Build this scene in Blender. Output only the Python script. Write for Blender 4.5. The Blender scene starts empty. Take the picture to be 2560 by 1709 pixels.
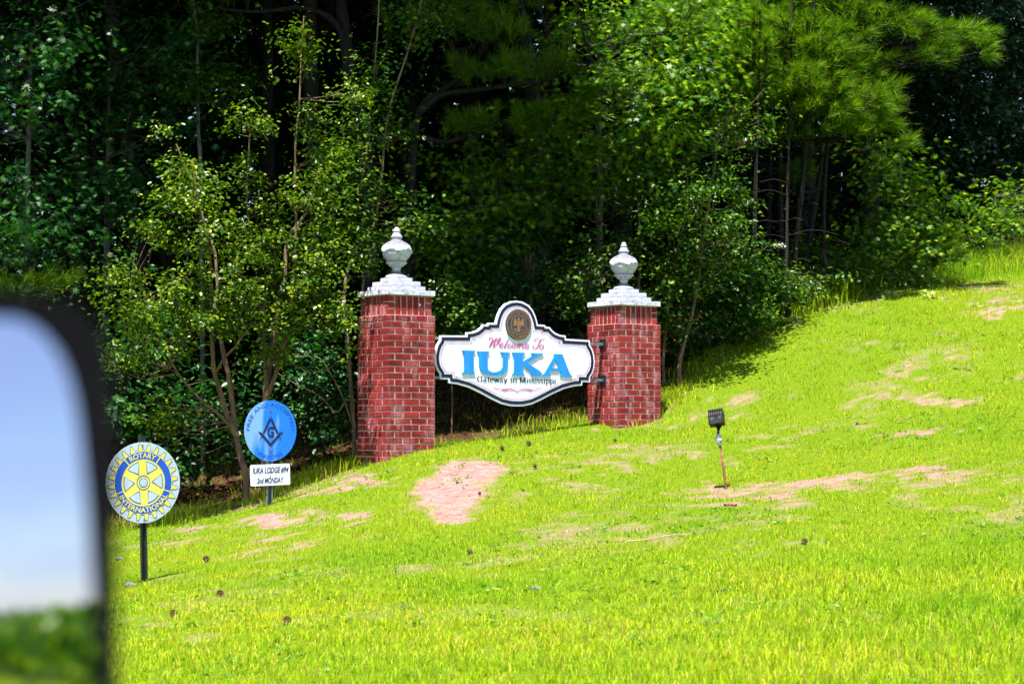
import bpy, bmesh, math, random
import numpy as np
from mathutils import Vector, Matrix, Euler

random.seed(7)
R0 = np.random.default_rng(11)
sc = bpy.context.scene
C = sc.collection

# ------------------------------------------------------------------ camera
F = 5333.0                       # focal length in pixels of the 2560 px wide photograph (75 mm)
PITCH = math.atan(240.5 / F)
EYE = 1.5
cam_d = bpy.data.cameras.new('camera')
cam_d.lens = 75.0
cam_d.sensor_width = 36.0
cam_d.clip_start = 0.05
cam_d.clip_end = 5000
cam_d.dof.use_dof = True
cam_d.dof.focus_distance = 22.0
cam_d.dof.aperture_fstop = 6.3
cam = bpy.data.objects.new('camera', cam_d)
C.objects.link(cam)
cam.location = (0, 0, EYE)
cam.rotation_euler = (math.pi / 2 + PITCH, 0, 0)
sc.camera = cam

# ------------------------------------------------------------------ sky, sun, exposure
SUN_EL, SUN_AZ = 71.0, 19.0       # light travels away from the camera and a little to the right
world = bpy.data.worlds.new('World')
sc.world = world
world.use_nodes = True
wn, wl = world.node_tree.nodes, world.node_tree.links
wn.clear()
w_out = wn.new('ShaderNodeOutputWorld')
w_bg = wn.new('ShaderNodeBackground')
sky = wn.new('ShaderNodeTexSky')
sky.sky_type = 'NISHITA'
sky.sun_disc = False
sky.sun_elevation = math.radians(SUN_EL)
sky.sun_rotation = math.radians(180 + SUN_AZ)
sky.air_density = 1.0
sky.dust_density = 0.6
w_tc = wn.new('ShaderNodeTexCoord')
w_map = wn.new('ShaderNodeMapping')
w_map.inputs['Scale'].default_value = (1.6, 1.6, 4.5)
w_noise = wn.new('ShaderNodeTexNoise')
w_noise.inputs['Scale'].default_value = 1.7
w_noise.inputs['Detail'].default_value = 7
w_ramp = wn.new('ShaderNodeValToRGB')
w_ramp.color_ramp.elements[0].position = 0.46
w_ramp.color_ramp.elements[1].position = 0.80
w_mix = wn.new('ShaderNodeMixRGB')
w_mix.inputs[2].default_value = (2.6, 3.3, 5.4, 1)
w_bg.inputs['Strength'].default_value = 0.072
wl.new(w_tc.outputs['Generated'], w_map.inputs['Vector'])
wl.new(w_map.outputs[0], w_noise.inputs['Vector'])
wl.new(w_noise.outputs['Fac'], w_ramp.inputs[0])
wl.new(w_ramp.outputs[0], w_mix.inputs[0])
wl.new(sky.outputs[0], w_mix.inputs[1])
wl.new(w_mix.outputs[0], w_bg.inputs['Color'])
wl.new(w_bg.outputs[0], w_out.inputs['Surface'])

sun_d = bpy.data.lights.new('sun', 'SUN')
sun_d.energy = 5.0
sun_d.angle = math.radians(0.53)
sun_d.color = (1.0, 0.95, 0.87)
sun = bpy.data.objects.new('sun', sun_d)
C.objects.link(sun)
_e, _a = math.radians(SUN_EL), math.radians(SUN_AZ)
LIGHT = Vector((math.sin(_a) * math.cos(_e), math.cos(_a) * math.cos(_e), -math.sin(_e)))
sun.rotation_euler = LIGHT.to_track_quat('-Z', 'Y').to_euler()
sun.location = (0, 0, 30)

sc.view_settings.view_transform = 'Standard'
sc.view_settings.look = 'None'
sc.view_settings.exposure = 1.8
sc.view_settings.gamma = 1.0
sc.view_settings.use_curve_mapping = False
sc.render.engine = 'CYCLES'
cy = sc.cycles
cy.max_bounces = 4
cy.diffuse_bounces = 2
cy.glossy_bounces = 2
cy.transmission_bounces = 2
cy.adaptive_threshold = 0.03
cy.transparent_max_bounces = 4
cy.caustics_reflective = False
cy.caustics_refractive = False
cy.use_denoising = True
cy.sample_clamp_indirect = 6.0

# ------------------------------------------------------------------ geometry of the view, used to survey the place
_sp, _cp = math.sin(PITCH), math.cos(PITCH)

def ray(px, py):
    a, b = (px - 1280.0) / F, (854.5 - py) / F
    return np.array([a, _cp - b * _sp, _sp + b * _cp])

def W(px, py, D):
    """world point seen at a photograph pixel, D metres ahead"""
    d = ray(px, py)
    return np.array([0, 0, EYE]) + d * (D / d[1])

def proj(P):
    x, y, z = P[..., 0], P[..., 1], P[..., 2] - EYE
    dep = y * _cp + z * _sp
    up = -y * _sp + z * _cp
    return 1280 + F * x / dep, 854.5 - F * up / dep

# ------------------------------------------------------------------ helpers
def link(o, parent=None):
    C.objects.link(o)
    if parent is not None:
        o.parent = parent
    return o

def tag(o, label, cat=None, group=None, kind=None):
    if label: o['label'] = label
    if cat: o['category'] = cat
    if group: o['group'] = group
    if kind: o['kind'] = kind
    return o

def empty(name, loc=(0, 0, 0), rot=(0, 0, 0)):
    o = bpy.data.objects.new(name, None)
    o.location = loc
    o.rotation_euler = rot
    o.empty_display_size = 0.2
    return link(o)

def mesh_np(name, verts, faces, k, mat, parent=None, smooth=False):
    """fast mesh: verts (n,3), faces (m,k) all with k corners"""
    me = bpy.data.meshes.new(name)
    verts = np.asarray(verts, dtype=np.float32)
    faces = np.asarray(faces, dtype=np.int32)
    me.vertices.add(len(verts))
    me.vertices.foreach_set('co', verts.ravel())
    me.loops.add(len(faces) * k)
    me.loops.foreach_set('vertex_index', faces.ravel())
    me.polygons.add(len(faces))
    me.polygons.foreach_set('loop_start', np.arange(0, len(faces) * k, k, dtype=np.int32))
    me.polygons.foreach_set('loop_total', np.full(len(faces), k, dtype=np.int32))
    if smooth:
        me.polygons.foreach_set('use_smooth', np.ones(len(faces), dtype=bool))
    me.update(calc_edges=True)
    me.materials.append(mat)
    o = bpy.data.objects.new(name, me)
    return link(o, parent)

def mesh_py(name, verts, faces, mat, parent=None, smooth=False):
    me = bpy.data.meshes.new(name)
    me.from_pydata([tuple(map(float, v)) for v in verts], [], [tuple(map(int, f)) for f in faces])
    me.update()
    if smooth:
        for p in me.polygons: p.use_smooth = True
    me.materials.append(mat)
    return link(bpy.data.objects.new(name, me), parent)

class MB:
    """collects pieces of one part"""
    def __init__(s): s.v, s.f = [], []
    def add(s, v, f):
        b = len(s.v)
        s.v += [tuple(x) for x in v]
        s.f += [tuple(i + b for i in q) for q in f]
        return s
    def box(s, cx, cy_, cz, sx, sy, sz, M=None):
        v = [(cx + a * sx / 2, cy_ + b * sy / 2, cz + c * sz / 2) for a in (-1, 1) for b in (-1, 1) for c in (-1, 1)]
        if M is not None: v = [tuple(M @ Vector(p)) for p in v]
        return s.add(v, [(0, 1, 3, 2), (4, 6, 7, 5), (0, 4, 5, 1), (2, 3, 7, 6), (0, 2, 6, 4), (1, 5, 7, 3)])
    def tube(s, pts, rad, n=6, cap=True):
        v, f = tube_geo(np.array(pts, float), np.array(rad, float), n)
        if cap:
            f = list(f) + [tuple(range(n))[::-1], tuple(range(len(v) - n, len(v)))]
        return s.add(v, f)
    def build(s, name, mat, parent=None, smooth=False):
        return mesh_py(name, s.v, s.f, mat, parent, smooth)

def catmull(P, sub=5):
    P = np.asarray(P, float)
    if len(P) < 3: 
        t = np.linspace(0, 1, sub + 1)[:, None]
        return P[0] * (1 - t) + P[-1] * t
    Q = np.vstack([2 * P[0] - P[1], P, 2 * P[-1] - P[-2]])
    out = []
    for i in range(1, len(Q) - 2):
        p0, p1, p2, p3 = Q[i - 1], Q[i], Q[i + 1], Q[i + 2]
        for t in np.arange(sub) / sub:
            out.append(0.5 * (2 * p1 + (p2 - p0) * t + (2 * p0 - 5 * p1 + 4 * p2 - p3) * t * t + (3 * p1 - p0 - 3 * p2 + p3) * t ** 3))
    out.append(P[-1])
    return np.array(out)

def tube_geo(P, rad, n=6):
    m = len(P)
    T = np.gradient(P, axis=0)
    T /= np.linalg.norm(T, axis=1)[:, None] + 1e-9
    ref = np.array([0.31, 0.95, 0.05]) if abs(T[0][2]) > 0.6 else np.array([0.0, 0.1, 1.0])
    A = np.cross(T, ref); A /= np.linalg.norm(A, axis=1)[:, None] + 1e-9
    B = np.cross(T, A)
    th = np.arange(n) / n * 2 * np.pi
    V = P[:, None, :] + rad[:, None, None] * (np.cos(th)[None, :, None] * A[:, None, :] + np.sin(th)[None, :, None] * B[:, None, :])
    V = V.reshape(-1, 3)
    f = [(i * n + j, i * n + (j + 1) % n, (i + 1) * n + (j + 1) % n, (i + 1) * n + j) for i in range(m - 1) for j in range(n)]
    return V, f

# ------------------------------------------------------------------ materials
def mat_new(name):
    m = bpy.data.materials.new(name)
    m.use_nodes = True
    nt = m.node_tree
    b = nt.nodes['Principled BSDF']
    return m, nt, b

def ramp(nt, stops, pos=None):
    r = nt.nodes.new('ShaderNodeValToRGB')
    el = r.color_ramp.elements
    while len(el) < len(stops): el.new(0.5)
    for e, (p, c) in zip(el, stops):
        e.position = p
        e.color = (*c, 1) if len(c) == 3 else c
    return r

def noise(nt, scale, detail=4, vec=None, rough=0.55):
    n = nt.nodes.new('ShaderNodeTexNoise')
    n.inputs['Scale'].default_value = scale
    n.inputs['Detail'].default_value = detail
    n.inputs['Roughness'].default_value = rough
    if vec is not None: nt.links.new(vec, n.inputs['Vector'])
    return n

def mix(nt, fac, a, b, mode='MIX'):
    m = nt.nodes.new('ShaderNodeMixRGB')
    m.blend_type = mode
    for i, x in ((0, fac), (1, a), (2, b)):
        if hasattr(x, 'links') or hasattr(x, 'is_linked'): nt.links.new(x, m.inputs[i])
        elif i == 0: m.inputs[0].default_value = x
        else: m.inputs[i].default_value = (*x, 1)
    return m.outputs[0]

def coords(nt, kind='Object', scale=None):
    t = nt.nodes.new('ShaderNodeTexCoord').outputs[kind]
    if scale:
        mp = nt.nodes.new('ShaderNodeMapping')
        mp.inputs['Scale'].default_value = scale
        nt.links.new(t, mp.inputs['Vector'])
        return mp.outputs[0]
    return t

def plain(name, col, rough=0.6, spec=0.4, metal=0.0, var=0.12, nscale=6.0, bump=0.0, bscale=60, coat=0.0):
    m, nt, b = mat_new(name)
    c = coords(nt)
    n = noise(nt, nscale, 5, c)
    lo = tuple(max(0, x * (1 - var)) for x in col)
    hi = tuple(min(1, x * (1 + var)) for x in col)
    r = ramp(nt, [(0.3, lo), (0.7, hi)])
    nt.links.new(n.outputs['Fac'], r.inputs[0])
    nt.links.new(r.outputs[0], b.inputs['Base Color'])
    b.inputs['Roughness'].default_value = rough
    b.inputs['Specular IOR Level'].default_value = spec
    b.inputs['Metallic'].default_value = metal
    b.inputs['Coat Weight'].default_value = coat
    if bump:
        n2 = noise(nt, bscale, 3, c)
        bm_ = nt.nodes.new('ShaderNodeBump')
        bm_.inputs['Strength'].default_value = bump
        bm_.inputs['Distance'].default_value = 0.01
        nt.links.new(n2.outputs['Fac'], bm_.inputs['Height'])
        nt.links.new(bm_.outputs[0], b.inputs['Normal'])
    return m

def leaf_mat(name, dark, light, tip, rough=0.42, spec=0.45, trans=0.3, patch=0.7):
    """foliage: every leaf its own tint, slow drift over the crown, some light through the blade"""
    m, nt, b = mat_new(name)
    g = nt.nodes.new('ShaderNodeNewGeometry')
    r = ramp(nt, [(0.0, dark), (0.62, light), (1.0, tip)])
    nt.links.new(g.outputs['Random Per Island'], r.inputs[0])
    n = noise(nt, patch, 3, coords(nt))
    v = ramp(nt, [(0.3, (0.6, 0.66, 0.6)), (0.7, (1.25, 1.2, 1.1))])
    nt.links.new(n.outputs['Fac'], v.inputs[0])
    col = mix(nt, 1.0, r.outputs[0], v.outputs[0], 'MULTIPLY')
    nt.links.new(col, b.inputs['Base Color'])
    b.inputs['Roughness'].default_value = rough
    b.inputs['Specular IOR Level'].default_value = spec
    t = nt.nodes.new('ShaderNodeBsdfTranslucent')
    tc = mix(nt, 1.0, col, (1.5, 1.6, 0.5), 'MULTIPLY')
    nt.links.new(tc, t.inputs['Color'])
    ms = nt.nodes.new('ShaderNodeMixShader')
    ms.inputs[0].default_value = trans
    out = nt.nodes['Material Output']
    nt.links.new(b.outputs[0], ms.inputs[1])
    nt.links.new(t.outputs[0], ms.inputs[2])
    nt.links.new(ms.outputs[0], out.inputs['Surface'])
    return m

def bark_mat(name, a, b_, scale=14):
    m, nt, b = mat_new(name)
    n = noise(nt, scale, 6, coords(nt, 'Object', (3.0, 3.0, 0.6)), 0.65)
    r = ramp(nt, [(0.32, a), (0.68, b_)])
    nt.links.new(n.outputs['Fac'], r.inputs[0])
    nt.links.new(r.outputs[0], b.inputs['Base Color'])
    b.inputs['Roughness'].default_value = 0.85
    b.inputs['Specular IOR Level'].default_value = 0.2
    bp = nt.nodes.new('ShaderNodeBump')
    bp.inputs['Strength'].default_value = 0.7
    bp.inputs['Distance'].default_value = 0.02
    nt.links.new(n.outputs['Fac'], bp.inputs['Height'])
    nt.links.new(bp.outputs[0], b.inputs['Normal'])
    return m

M = {}
M['myrtle_leaf'] = leaf_mat('myrtle leaf', (0.014, 0.050, 0.004), (0.060, 0.130, 0.006), (0.23, 0.29, 0.014), 0.34, 0.26, 0.35)
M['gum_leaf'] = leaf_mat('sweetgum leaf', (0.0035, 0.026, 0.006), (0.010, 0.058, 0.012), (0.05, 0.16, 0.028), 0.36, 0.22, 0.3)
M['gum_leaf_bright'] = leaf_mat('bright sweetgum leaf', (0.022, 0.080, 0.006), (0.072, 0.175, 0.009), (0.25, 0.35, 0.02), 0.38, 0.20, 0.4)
M['deep_leaf'] = leaf_mat('deep wood leaf', (0.0012, 0.0065, 0.0014), (0.0024, 0.014, 0.0024), (0.010, 0.042, 0.005), 0.6, 0.03, 0.2)  # inner shade of the wood put into this near-black leaf colour
M['oak_leaf'] = leaf_mat('oak leaf', (0.006, 0.026, 0.013), (0.015, 0.048, 0.024), (0.06, 0.12, 0.065), 0.36, 0.30, 0.2)
M['shrub_leaf'] = leaf_mat('shrub leaf', (0.008, 0.036, 0.004), (0.034, 0.098, 0.007), (0.13, 0.22, 0.014), 0.35, 0.22, 0.35)
M['needle'] = leaf_mat('pine needle', (0.034, 0.098, 0.004), (0.082, 0.175, 0.006), (0.19, 0.28, 0.015), 0.5, 0.12, 0.35, 1.1)
M['needle_dark'] = leaf_mat('dark pine needle', (0.030, 0.086, 0.004), (0.070, 0.145, 0.006), (0.14, 0.21, 0.012), 0.5, 0.12, 0.3, 1.1)
M['bark_pale'] = bark_mat('pale smooth bark', (0.09, 0.055, 0.032), (0.22, 0.15, 0.10), 7)
M['bark_grey'] = bark_mat('grey bark', (0.06, 0.052, 0.045), (0.17, 0.15, 0.13))
M['bark_pine'] = bark_mat('pine bark', (0.005, 0.004, 0.004), (0.026, 0.02, 0.02), 10)
M['bark_dark'] = bark_mat('dark bark', (0.006, 0.005, 0.004), (0.02, 0.016, 0.013))

# ------------------------------------------------------------------ ground: one sheet surveyed from points in the photograph
CTRL_PX = [  # pixel x, pixel y, metres ahead
    (967, 1150, 22.3), (1085, 1122, 22.75), (1548, 1071, 24.07), (1655, 1042, 24.5), (675, 1263, 21.5), (362, 1455, 16.1),
    (1812, 1222, 19.0), (300, 1700, 10.2), (900, 1709, 9.9), (1280, 1709, 9.8), (1900, 1709, 9.6), (2560, 1709, 9.4),
    (1280, 1400, 14.3), (900, 1420, 14.6), (1280, 1205, 19.6), (1280, 1098, 23.0), (1300, 1010, 25.6), (1300, 880, 29.0),
    (2560, 1400, 13.4), (2100, 1400, 13.9), (2560, 1120, 18.6), (2150, 1130, 20.2), (2560, 920, 23.6), (2560, 720, 28.4), (2560, 668, 31.0), (2400, 678, 31.4),
    (2300, 690, 31.0), (2050, 735, 29.0), (1850, 860, 26.5), (1720, 960, 25.2), (2200, 900, 24.6), (560, 1250, 23.2),
    (300, 1300, 22.9), (80, 1300, 23.8), (0, 1240, 27.5), (500, 1150, 27.5), (900, 1010, 27.8), (620, 1390, 17.4),
    (1000, 1290, 18.3), (1600, 1260, 17.8), (1500, 1100, 22.6), (800, 1215, 21.0),
]
_cp3 = [W(*c) for c in CTRL_PX]
_cp3 += [np.array(p, float) for p in [
    (0, 0, 0), (2.5, 2, 0.0), (-4, 6, 0.02), (-10, 14, 0.0), (-16, 24, 0.1), (-26, 38, 0.3), (12, 4, 0.5), (14, 14, 2.0), (16, 26, 4.4),
    (18, 40, 6.5), (0, 40, 5.2), (-9, 34, 1.7), (-8, 48, 3.0), (6, 55, 6.4), (24, 60, 7.5), (-26, 60, 2.6), (-6, -10, 0), (10, -12, 0),
    (-20, -20, 0), (20, -30, 0), (30, 10, 4.0), (-30, 10, 0), (-40, 40, 0.4), (0, -45, 0), (45, 45, 8), (40, -30, 1)]]
_cp3 = np.array(_cp3)

def _tps_k(r2):
    return np.where(r2 > 1e-9, 0.5 * r2 * np.log(np.maximum(r2, 1e-9)), 0.0)
_A = _cp3[:, :2] / 10.0
_n = len(_A)
_K = _tps_k(((_A[:, None] - _A[None]) ** 2).sum(-1)) + np.eye(_n) * 0.0004
_Pm = np.hstack([np.ones((_n, 1)), _A])
_L = np.block([[_K, _Pm], [_Pm.T, np.zeros((3, 3))]])
_sol = np.linalg.solve(_L, np.concatenate([_cp3[:, 2], np.zeros(3)]))

def H(x, y):
    x = np.asarray(x, float); y = np.asarray(y, float)
    shp = np.broadcast(x, y).shape
    X = np.clip(np.broadcast_to(x, shp).ravel(), -45, 45) / 10.0
    Y = np.clip(np.broadcast_to(y, shp).ravel(), -45, 60) / 10.0
    out = np.empty(len(X))
    for i in range(0, len(X), 20000):
        p = np.stack([X[i:i + 20000], Y[i:i + 20000]], 1)
        k = _tps_k(((p[:, None] - _A[None]) ** 2).sum(-1))
        out[i:i + 20000] = k @ _sol[:_n] + _sol[_n] + p @ _sol[_n + 1:]
    xx, yy = X * 10, Y * 10
    out += 0.018 * np.sin(xx * 2.3 + 1.1 * np.sin(yy * 1.3)) * np.sin(yy * 1.9 + 0.7) + 0.008 * np.sin(xx * 6.1 + yy * 2.2) * np.sin(yy * 5.3 - xx)
    return out.reshape(shp)

def Hs(x, y): return float(H(np.array([x]), np.array([y]))[0])

def ground_px(px, py, lo=5.0, hi=60.0):
    """where the view ray of a pixel meets the ground"""
    d = ray(px, py)
    t = np.linspace(lo, hi, 1400)
    P = np.array([0, 0, EYE]) + d[None] * (t / d[1])[:, None]
    below = P[:, 2] < H(P[:, 0], P[:, 1])
    i = int(np.argmax(below)) if below.any() else len(t) - 1
    return P[i]

def on_ground(px, D):
    x = (px - 1280.0) / F * D * 1.0
    return np.array([x, D, Hs(x, D)])

def vnoise(x, y, s, seed=0):
    """smooth value noise for patches of grass and clay"""
    rg = np.random.default_rng(seed)
    g = rg.random((64, 64))
    u, v = x * s + 31.7, y * s + 17.3
    i, j = np.floor(u).astype(int), np.floor(v).astype(int)
    a, b = u - i, v - j
    a, b = a * a * (3 - 2 * a), b * b * (3 - 2 * b)
    g00, g10, g01, g11 = g[i % 64, j % 64], g[(i + 1) % 64, j % 64], g[i % 64, (j + 1) % 64], g[(i + 1) % 64, (j + 1) % 64]
    return (g00 * (1 - a) + g10 * a) * (1 - b) + (g01 * (1 - a) + g11 * a) * b

PATCHES = [  # bare clay: pixel centre, pixel radii, strength
    (1165, 1182, 88, 30, 1.4), (1125, 1235, 92, 46, 1.4), (1130, 1288, 48, 22, 1.0), (1245, 1168, 22, 9, .8),
    (895, 1198, 80, 18, .75), (800, 1238, 75, 22, .6), (862, 1285, 42, 24, .8), (690, 1300, 80, 20, .7), (640, 1352, 45, 14, .55),
    (650, 1262, 70, 14, .8), (480, 1322, 45, 11, .7), (760, 1275, 50, 16, .5),
    (1845, 1232, 110, 14, .85), (1950, 1238, 90, 15, .9), (2060, 1215, 95, 22, .9), (2140, 1192, 55, 14, .8), (1785, 1222, 40, 11, .9),
    (2345, 1190, 95, 26, .95), (2450, 1178, 50, 16, .6), (2275, 1086, 62, 12, .95), (2370, 998, 95, 18, .8), (2260, 992, 60, 12, .6),
    (1895, 1382, 75, 16, .85), (1990, 1355, 55, 10, .7), (1590, 1325, 55, 13, .6), (2500, 758, 95, 26, .85), (2440, 722, 60, 12, .5),
    (2100, 770, 90, 18, .4), (1990, 805, 60, 18, .45), (2490, 1290, 70, 18, .6), (2330, 1270, 60, 12, .55), (480, 1590, 60, 11, .45),
    (1720, 1300, 60, 12, .45), (1300, 1180, 30, 8, .5), (1950, 1290, 60, 10, .45), (2130, 1060, 60, 9, .35), (2180, 960, 70, 12, .35),
    (2400, 870, 80, 16, .3), (890, 1490, 30, 6, .4), (1420, 1290, 40, 8, .35), (380, 1560, 30, 8, .4), (2400, 1450, 60, 14, .35), (2200, 1540, 70, 12, .3)]

def bare_at(x, y, z):
    px, py = proj(np.stack([x, y, z], -1))
    wob = (vnoise(x, y, 2.4, 1) - .5) * 1.1 + (vnoise(x, y, 7.0, 2) - .5) * 1.3 + (vnoise(x, y, 17.0, 12) - .5) * 1.1
    best = np.zeros(len(x))
    for k, (cx, cy_, rx, ry, s) in enumerate(PATCHES):
        s = s * (1.5 if 4 <= k < 12 else 1.0 if k < 4 else 1.1)
        d = np.sqrt(((px - cx) / rx) ** 2 + ((py - cy_) / ry) ** 2)
        w_, q = (.30, 1.24) if k < 4 else (1.35, .84)
        best = np.maximum(best, min(1, s * (1.0 if k < 4 else .8)) * np.clip((q - d + wob * w_) * (2.0 if k < 4 else 1.5), 0, 1))
    best = np.where((y < 6), 0, best)
    thin = np.clip((vnoise(x, y, .9, 3) * .40 + vnoise(x, y, 4.0, 4) * .32 + vnoise(x, y, 12.0, 5) * .28 - .56) * 5, 0, 1) * .56
    thin *= np.clip((y - 9) / 8, .25, 1)
    return np.clip(np.maximum(best, thin), 0, 1)

EDGE_PX = [(-900, 1330, 19.5), (0, 1320, 22.0), (430, 1275, 22.2), (640, 1235, 22.6), (900, 1120, 23.2), (1120, 1095, 23.4), (1330, 1075, 24.0), (1545, 1050, 24.9),
           (1700, 1000, 25.0), (1800, 900, 26.2), (2000, 735, 29.0), (2300, 676, 31.4), (2560, 640, 32.2), (2750, 610, 32.6), (4200, 560, 34.0)]
_ed = np.array([W(*e) for e in EDGE_PX])
EDGE_A = np.array([math.atan2(p[0], p[1]) for p in _ed]); EDGE_D = np.array([math.hypot(p[0], p[1]) for p in _ed])

def forest_at(x, y):
    """0 on the lawn, 1 on the litter under the trees"""
    a = np.arctan2(x, y); d = np.hypot(x, y)
    e = np.interp(a, EDGE_A, EDGE_D)
    f = np.clip((d - e) / 0.9 + .35 + (vnoise(x, y, 2.0, 6) - .5) * 1.1, 0, 1)
    return np.where(y > 3, f, 0)

def axis(lo, hi, core_lo, core_hi, step, g=1.22):
    core = list(np.arange(core_lo, core_hi + 1e-6, step))
    a, s = [core_lo], step
    while a[-1] > lo:
        s *= g; a.append(a[-1] - s)
    b, s = [core_hi], step
    while b[-1] < hi:
        s *= g; b.append(b[-1] + s)
    return np.array(a[:0:-1] + core + b[1:])
gx = axis(-1500, 1500, -8.5, 9.5, 0.085)
gy = axis(-1500, 1500, 7.5, 33.0, 0.085)
GX, GY = np.meshgrid(gx, gy, indexing='ij')
GZ = H(GX, GY)
gv = np.stack([GX, GY, GZ], -1).reshape(-1, 3)
ny = len(gy)
ii, jj = np.meshgrid(np.arange(len(gx) - 1), np.arange(ny - 1), indexing='ij')
q = (ii * ny + jj).ravel()
gf = np.stack([q, q + ny, q + ny + 1, q + 1], 1)

m, nt, b = mat_new('lawn soil')
at = nt.nodes.new('ShaderNodeAttribute'); at.attribute_name = 'cover'
sep = nt.nodes.new('ShaderNodeSeparateColor'); nt.links.new(at.outputs['Color'], sep.inputs[0])
oc = coords(nt)
n1 = noise(nt, 2.2, 6, oc); n2 = noise(nt, 38, 5, oc, .7); n3 = noise(nt, 9, 5, oc)
turf = ramp(nt, [(0.3, (0.04, 0.075, 0.004)), (0.5, (0.085, 0.145, 0.005)), (0.76, (0.15, 0.13, 0.018))])
nt.links.new(n2.outputs['Fac'], turf.inputs[0])
clay = ramp(nt, [(0.28, (0.19, 0.092, 0.076)), (0.5, (0.25, 0.145, 0.128)), (0.75, (0.29, 0.195, 0.18))])
nt.links.new(n3.outputs['Fac'], clay.inputs[0])
clay2 = clay.outputs[0]
spk = ramp(nt, [(0.36, (0.5, 0.42, 0.46)), (0.48, (1.0, 1.0, 1.0))]); nt.links.new(n2.outputs['Fac'], spk.inputs[0])
clay3 = mix(nt, 0.45, clay2, spk.outputs[0], 'MULTIPLY')
straw = ramp(nt, [(0.3, (0.016, 0.008, 0.005)), (0.55, (0.05, 0.024, 0.014)), (0.75, (0.10, 0.05, 0.03))])
nt.links.new(n2.outputs['Fac'], straw.inputs[0])
cb = ramp(nt, [(0.06, (0, 0, 0)), (0.85, (1, 1, 1))]); nt.links.new(sep.outputs[0], cb.inputs[0])
c1 = mix(nt, cb.outputs[0], turf.outputs[0], clay3)
c2 = mix(nt, sep.outputs[1], c1, straw.outputs[0])
nt.links.new(c2, b.inputs['Base Color'])
b.inputs['Roughness'].default_value = 1.0
b.inputs['Specular IOR Level'].default_value = 0.02
bp = nt.nodes.new('ShaderNodeBump'); bp.inputs['Strength'].default_value = 0.8; bp.inputs['Distance'].default_value = 0.02
nt.links.new(n2.outputs['Fac'], bp.inputs['Height']); nt.links.new(bp.outputs[0], b.inputs['Normal'])
M['soil'] = m

ground = mesh_np('ground', gv, gf, 4, M['soil'], smooth=True)
tag(ground, 'grassy hillside lawn with bare patches of red clay', None, None, 'structure')
cov = np.zeros((len(gv), 4), np.float32); cov[:, 3] = 1
cov[:, 0] = bare_at(gv[:, 0], gv[:, 1], gv[:, 2])
cov[:, 1] = forest_at(gv[:, 0], gv[:, 1])
ca = ground.data.attributes.new('cover', 'FLOAT_COLOR', 'POINT')
ca.data.foreach_set('color', cov.ravel())

# road beside the lawn, the car with the mirror stands on it
ROAD_DIR = np.array([-math.sin(math.radians(35)), math.cos(math.radians(35))])
ROAD_RT = np.array([ROAD_DIR[1], -ROAD_DIR[0]])
M['asphalt'] = plain('asphalt', (0.055, 0.055, 0.058), 0.9, 0.2, 0, 0.3, 30)
rv, rf = [], []
for i, t in enumerate(np.linspace(-120, 120, 121)):
    for s in (-6.2, -2.5, 1.6):
        p = ROAD_DIR * t + ROAD_RT * s
        rv.append((p[0], p[1], Hs(p[0], p[1]) + 0.05))
    if i:
        k = 3 * i
        rf += [(k - 3, k - 2, k + 1, k), (k - 2, k - 1, k + 2, k + 1)]
tag(mesh_py('road', rv, rf, M['asphalt']), 'grey asphalt road beside the lawn', None, None, 'structure')

# ------------------------------------------------------------------ grass
m, nt, b = mat_new('grass blade')
g = nt.nodes.new('ShaderNodeNewGeometry')
r = ramp(nt, [(0.0, (0.09, 0.23, 0.003)), (0.45, (0.275, 0.40, 0.006)), (0.82, (0.38, 0.465, 0.012)), (0.93, (0.46, 0.41, 0.08)), (1.0, (0.34, 0.22, 0.07))])
nt.links.new(g.outputs['Random Per Island'], r.inputs[0])
n = noise(nt, 0.55, 4, coords(nt))
v = ramp(nt, [(0.33, (0.60, 0.84, 0.6)), (0.5, (1.0, 1.0, 1.0)), (0.68, (1.25, 1.05, 1.3))]); nt.links.new(n.outputs['Fac'], v.inputs[0])
col = mix(nt, 1.0, r.outputs[0], v.outputs[0], 'MULTIPLY')
nt.links.new(col, b.inputs['Base Color'])
b.inputs['Roughness'].default_value = 0.5
b.inputs['Specular IOR Level'].default_value = 0.08
t = nt.nodes.new('ShaderNodeBsdfTranslucent'); nt.links.new(mix(nt, 1.0, col, (1.3, 1.3, 0.7), 'MULTIPLY'), t.inputs['Color'])
ms = nt.nodes.new('ShaderNodeMixShader'); ms.inputs[0].default_value = 0.4
nt.links.new(b.outputs[0], ms.inputs[1]); nt.links.new(t.outputs[0], ms.inputs[2])
nt.links.new(ms.outputs[0], nt.nodes['Material Output'].inputs['Surface'])
M['grass'] = m

def blades(x, y, L, width, lean, rg, seg2):
    """grass blades as bent slivers; returns verts and triangles"""
    n = len(x)
    z = H(x, y)
    th = rg.random(n) * 2 * np.pi
    wd = np.stack([np.cos(th), np.sin(th), np.zeros(n)], 1)
    ph = rg.random(n) * 2 * np.pi
    ld = np.stack([np.cos(ph), np.sin(ph), np.zeros(n)], 1)
    base = np.stack([x, y, z - 0.01], 1)
    up = np.array([0, 0, 1.0])
    lean = lean[:, None]; L = L[:, None]; w = width[:, None]
    tip = base + up * L * np.sqrt(np.maximum(0.08, 1 - lean ** 2)) + ld * L * lean
    if not seg2:
        V = np.stack([base - wd * w / 2, base + wd * w / 2, tip], 1).reshape(-1, 3)
        Fc = np.arange(n * 3).reshape(-1, 3)
    else:
        mid = base + up * L * 0.58 + ld * L * lean * 0.28
        V = np.stack([base - wd * w / 2, base + wd * w / 2, mid + wd * w * .42, mid - wd * w * .42, tip], 1).reshape(-1, 3)
        k = np.arange(n)[:, None] * 5
        Fc = np.concatenate([k + np.array([[0, 1, 2]]), k + np.array([[0, 2, 3]]), k + np.array([[3, 2, 4]])])
    return V, Fc

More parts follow.
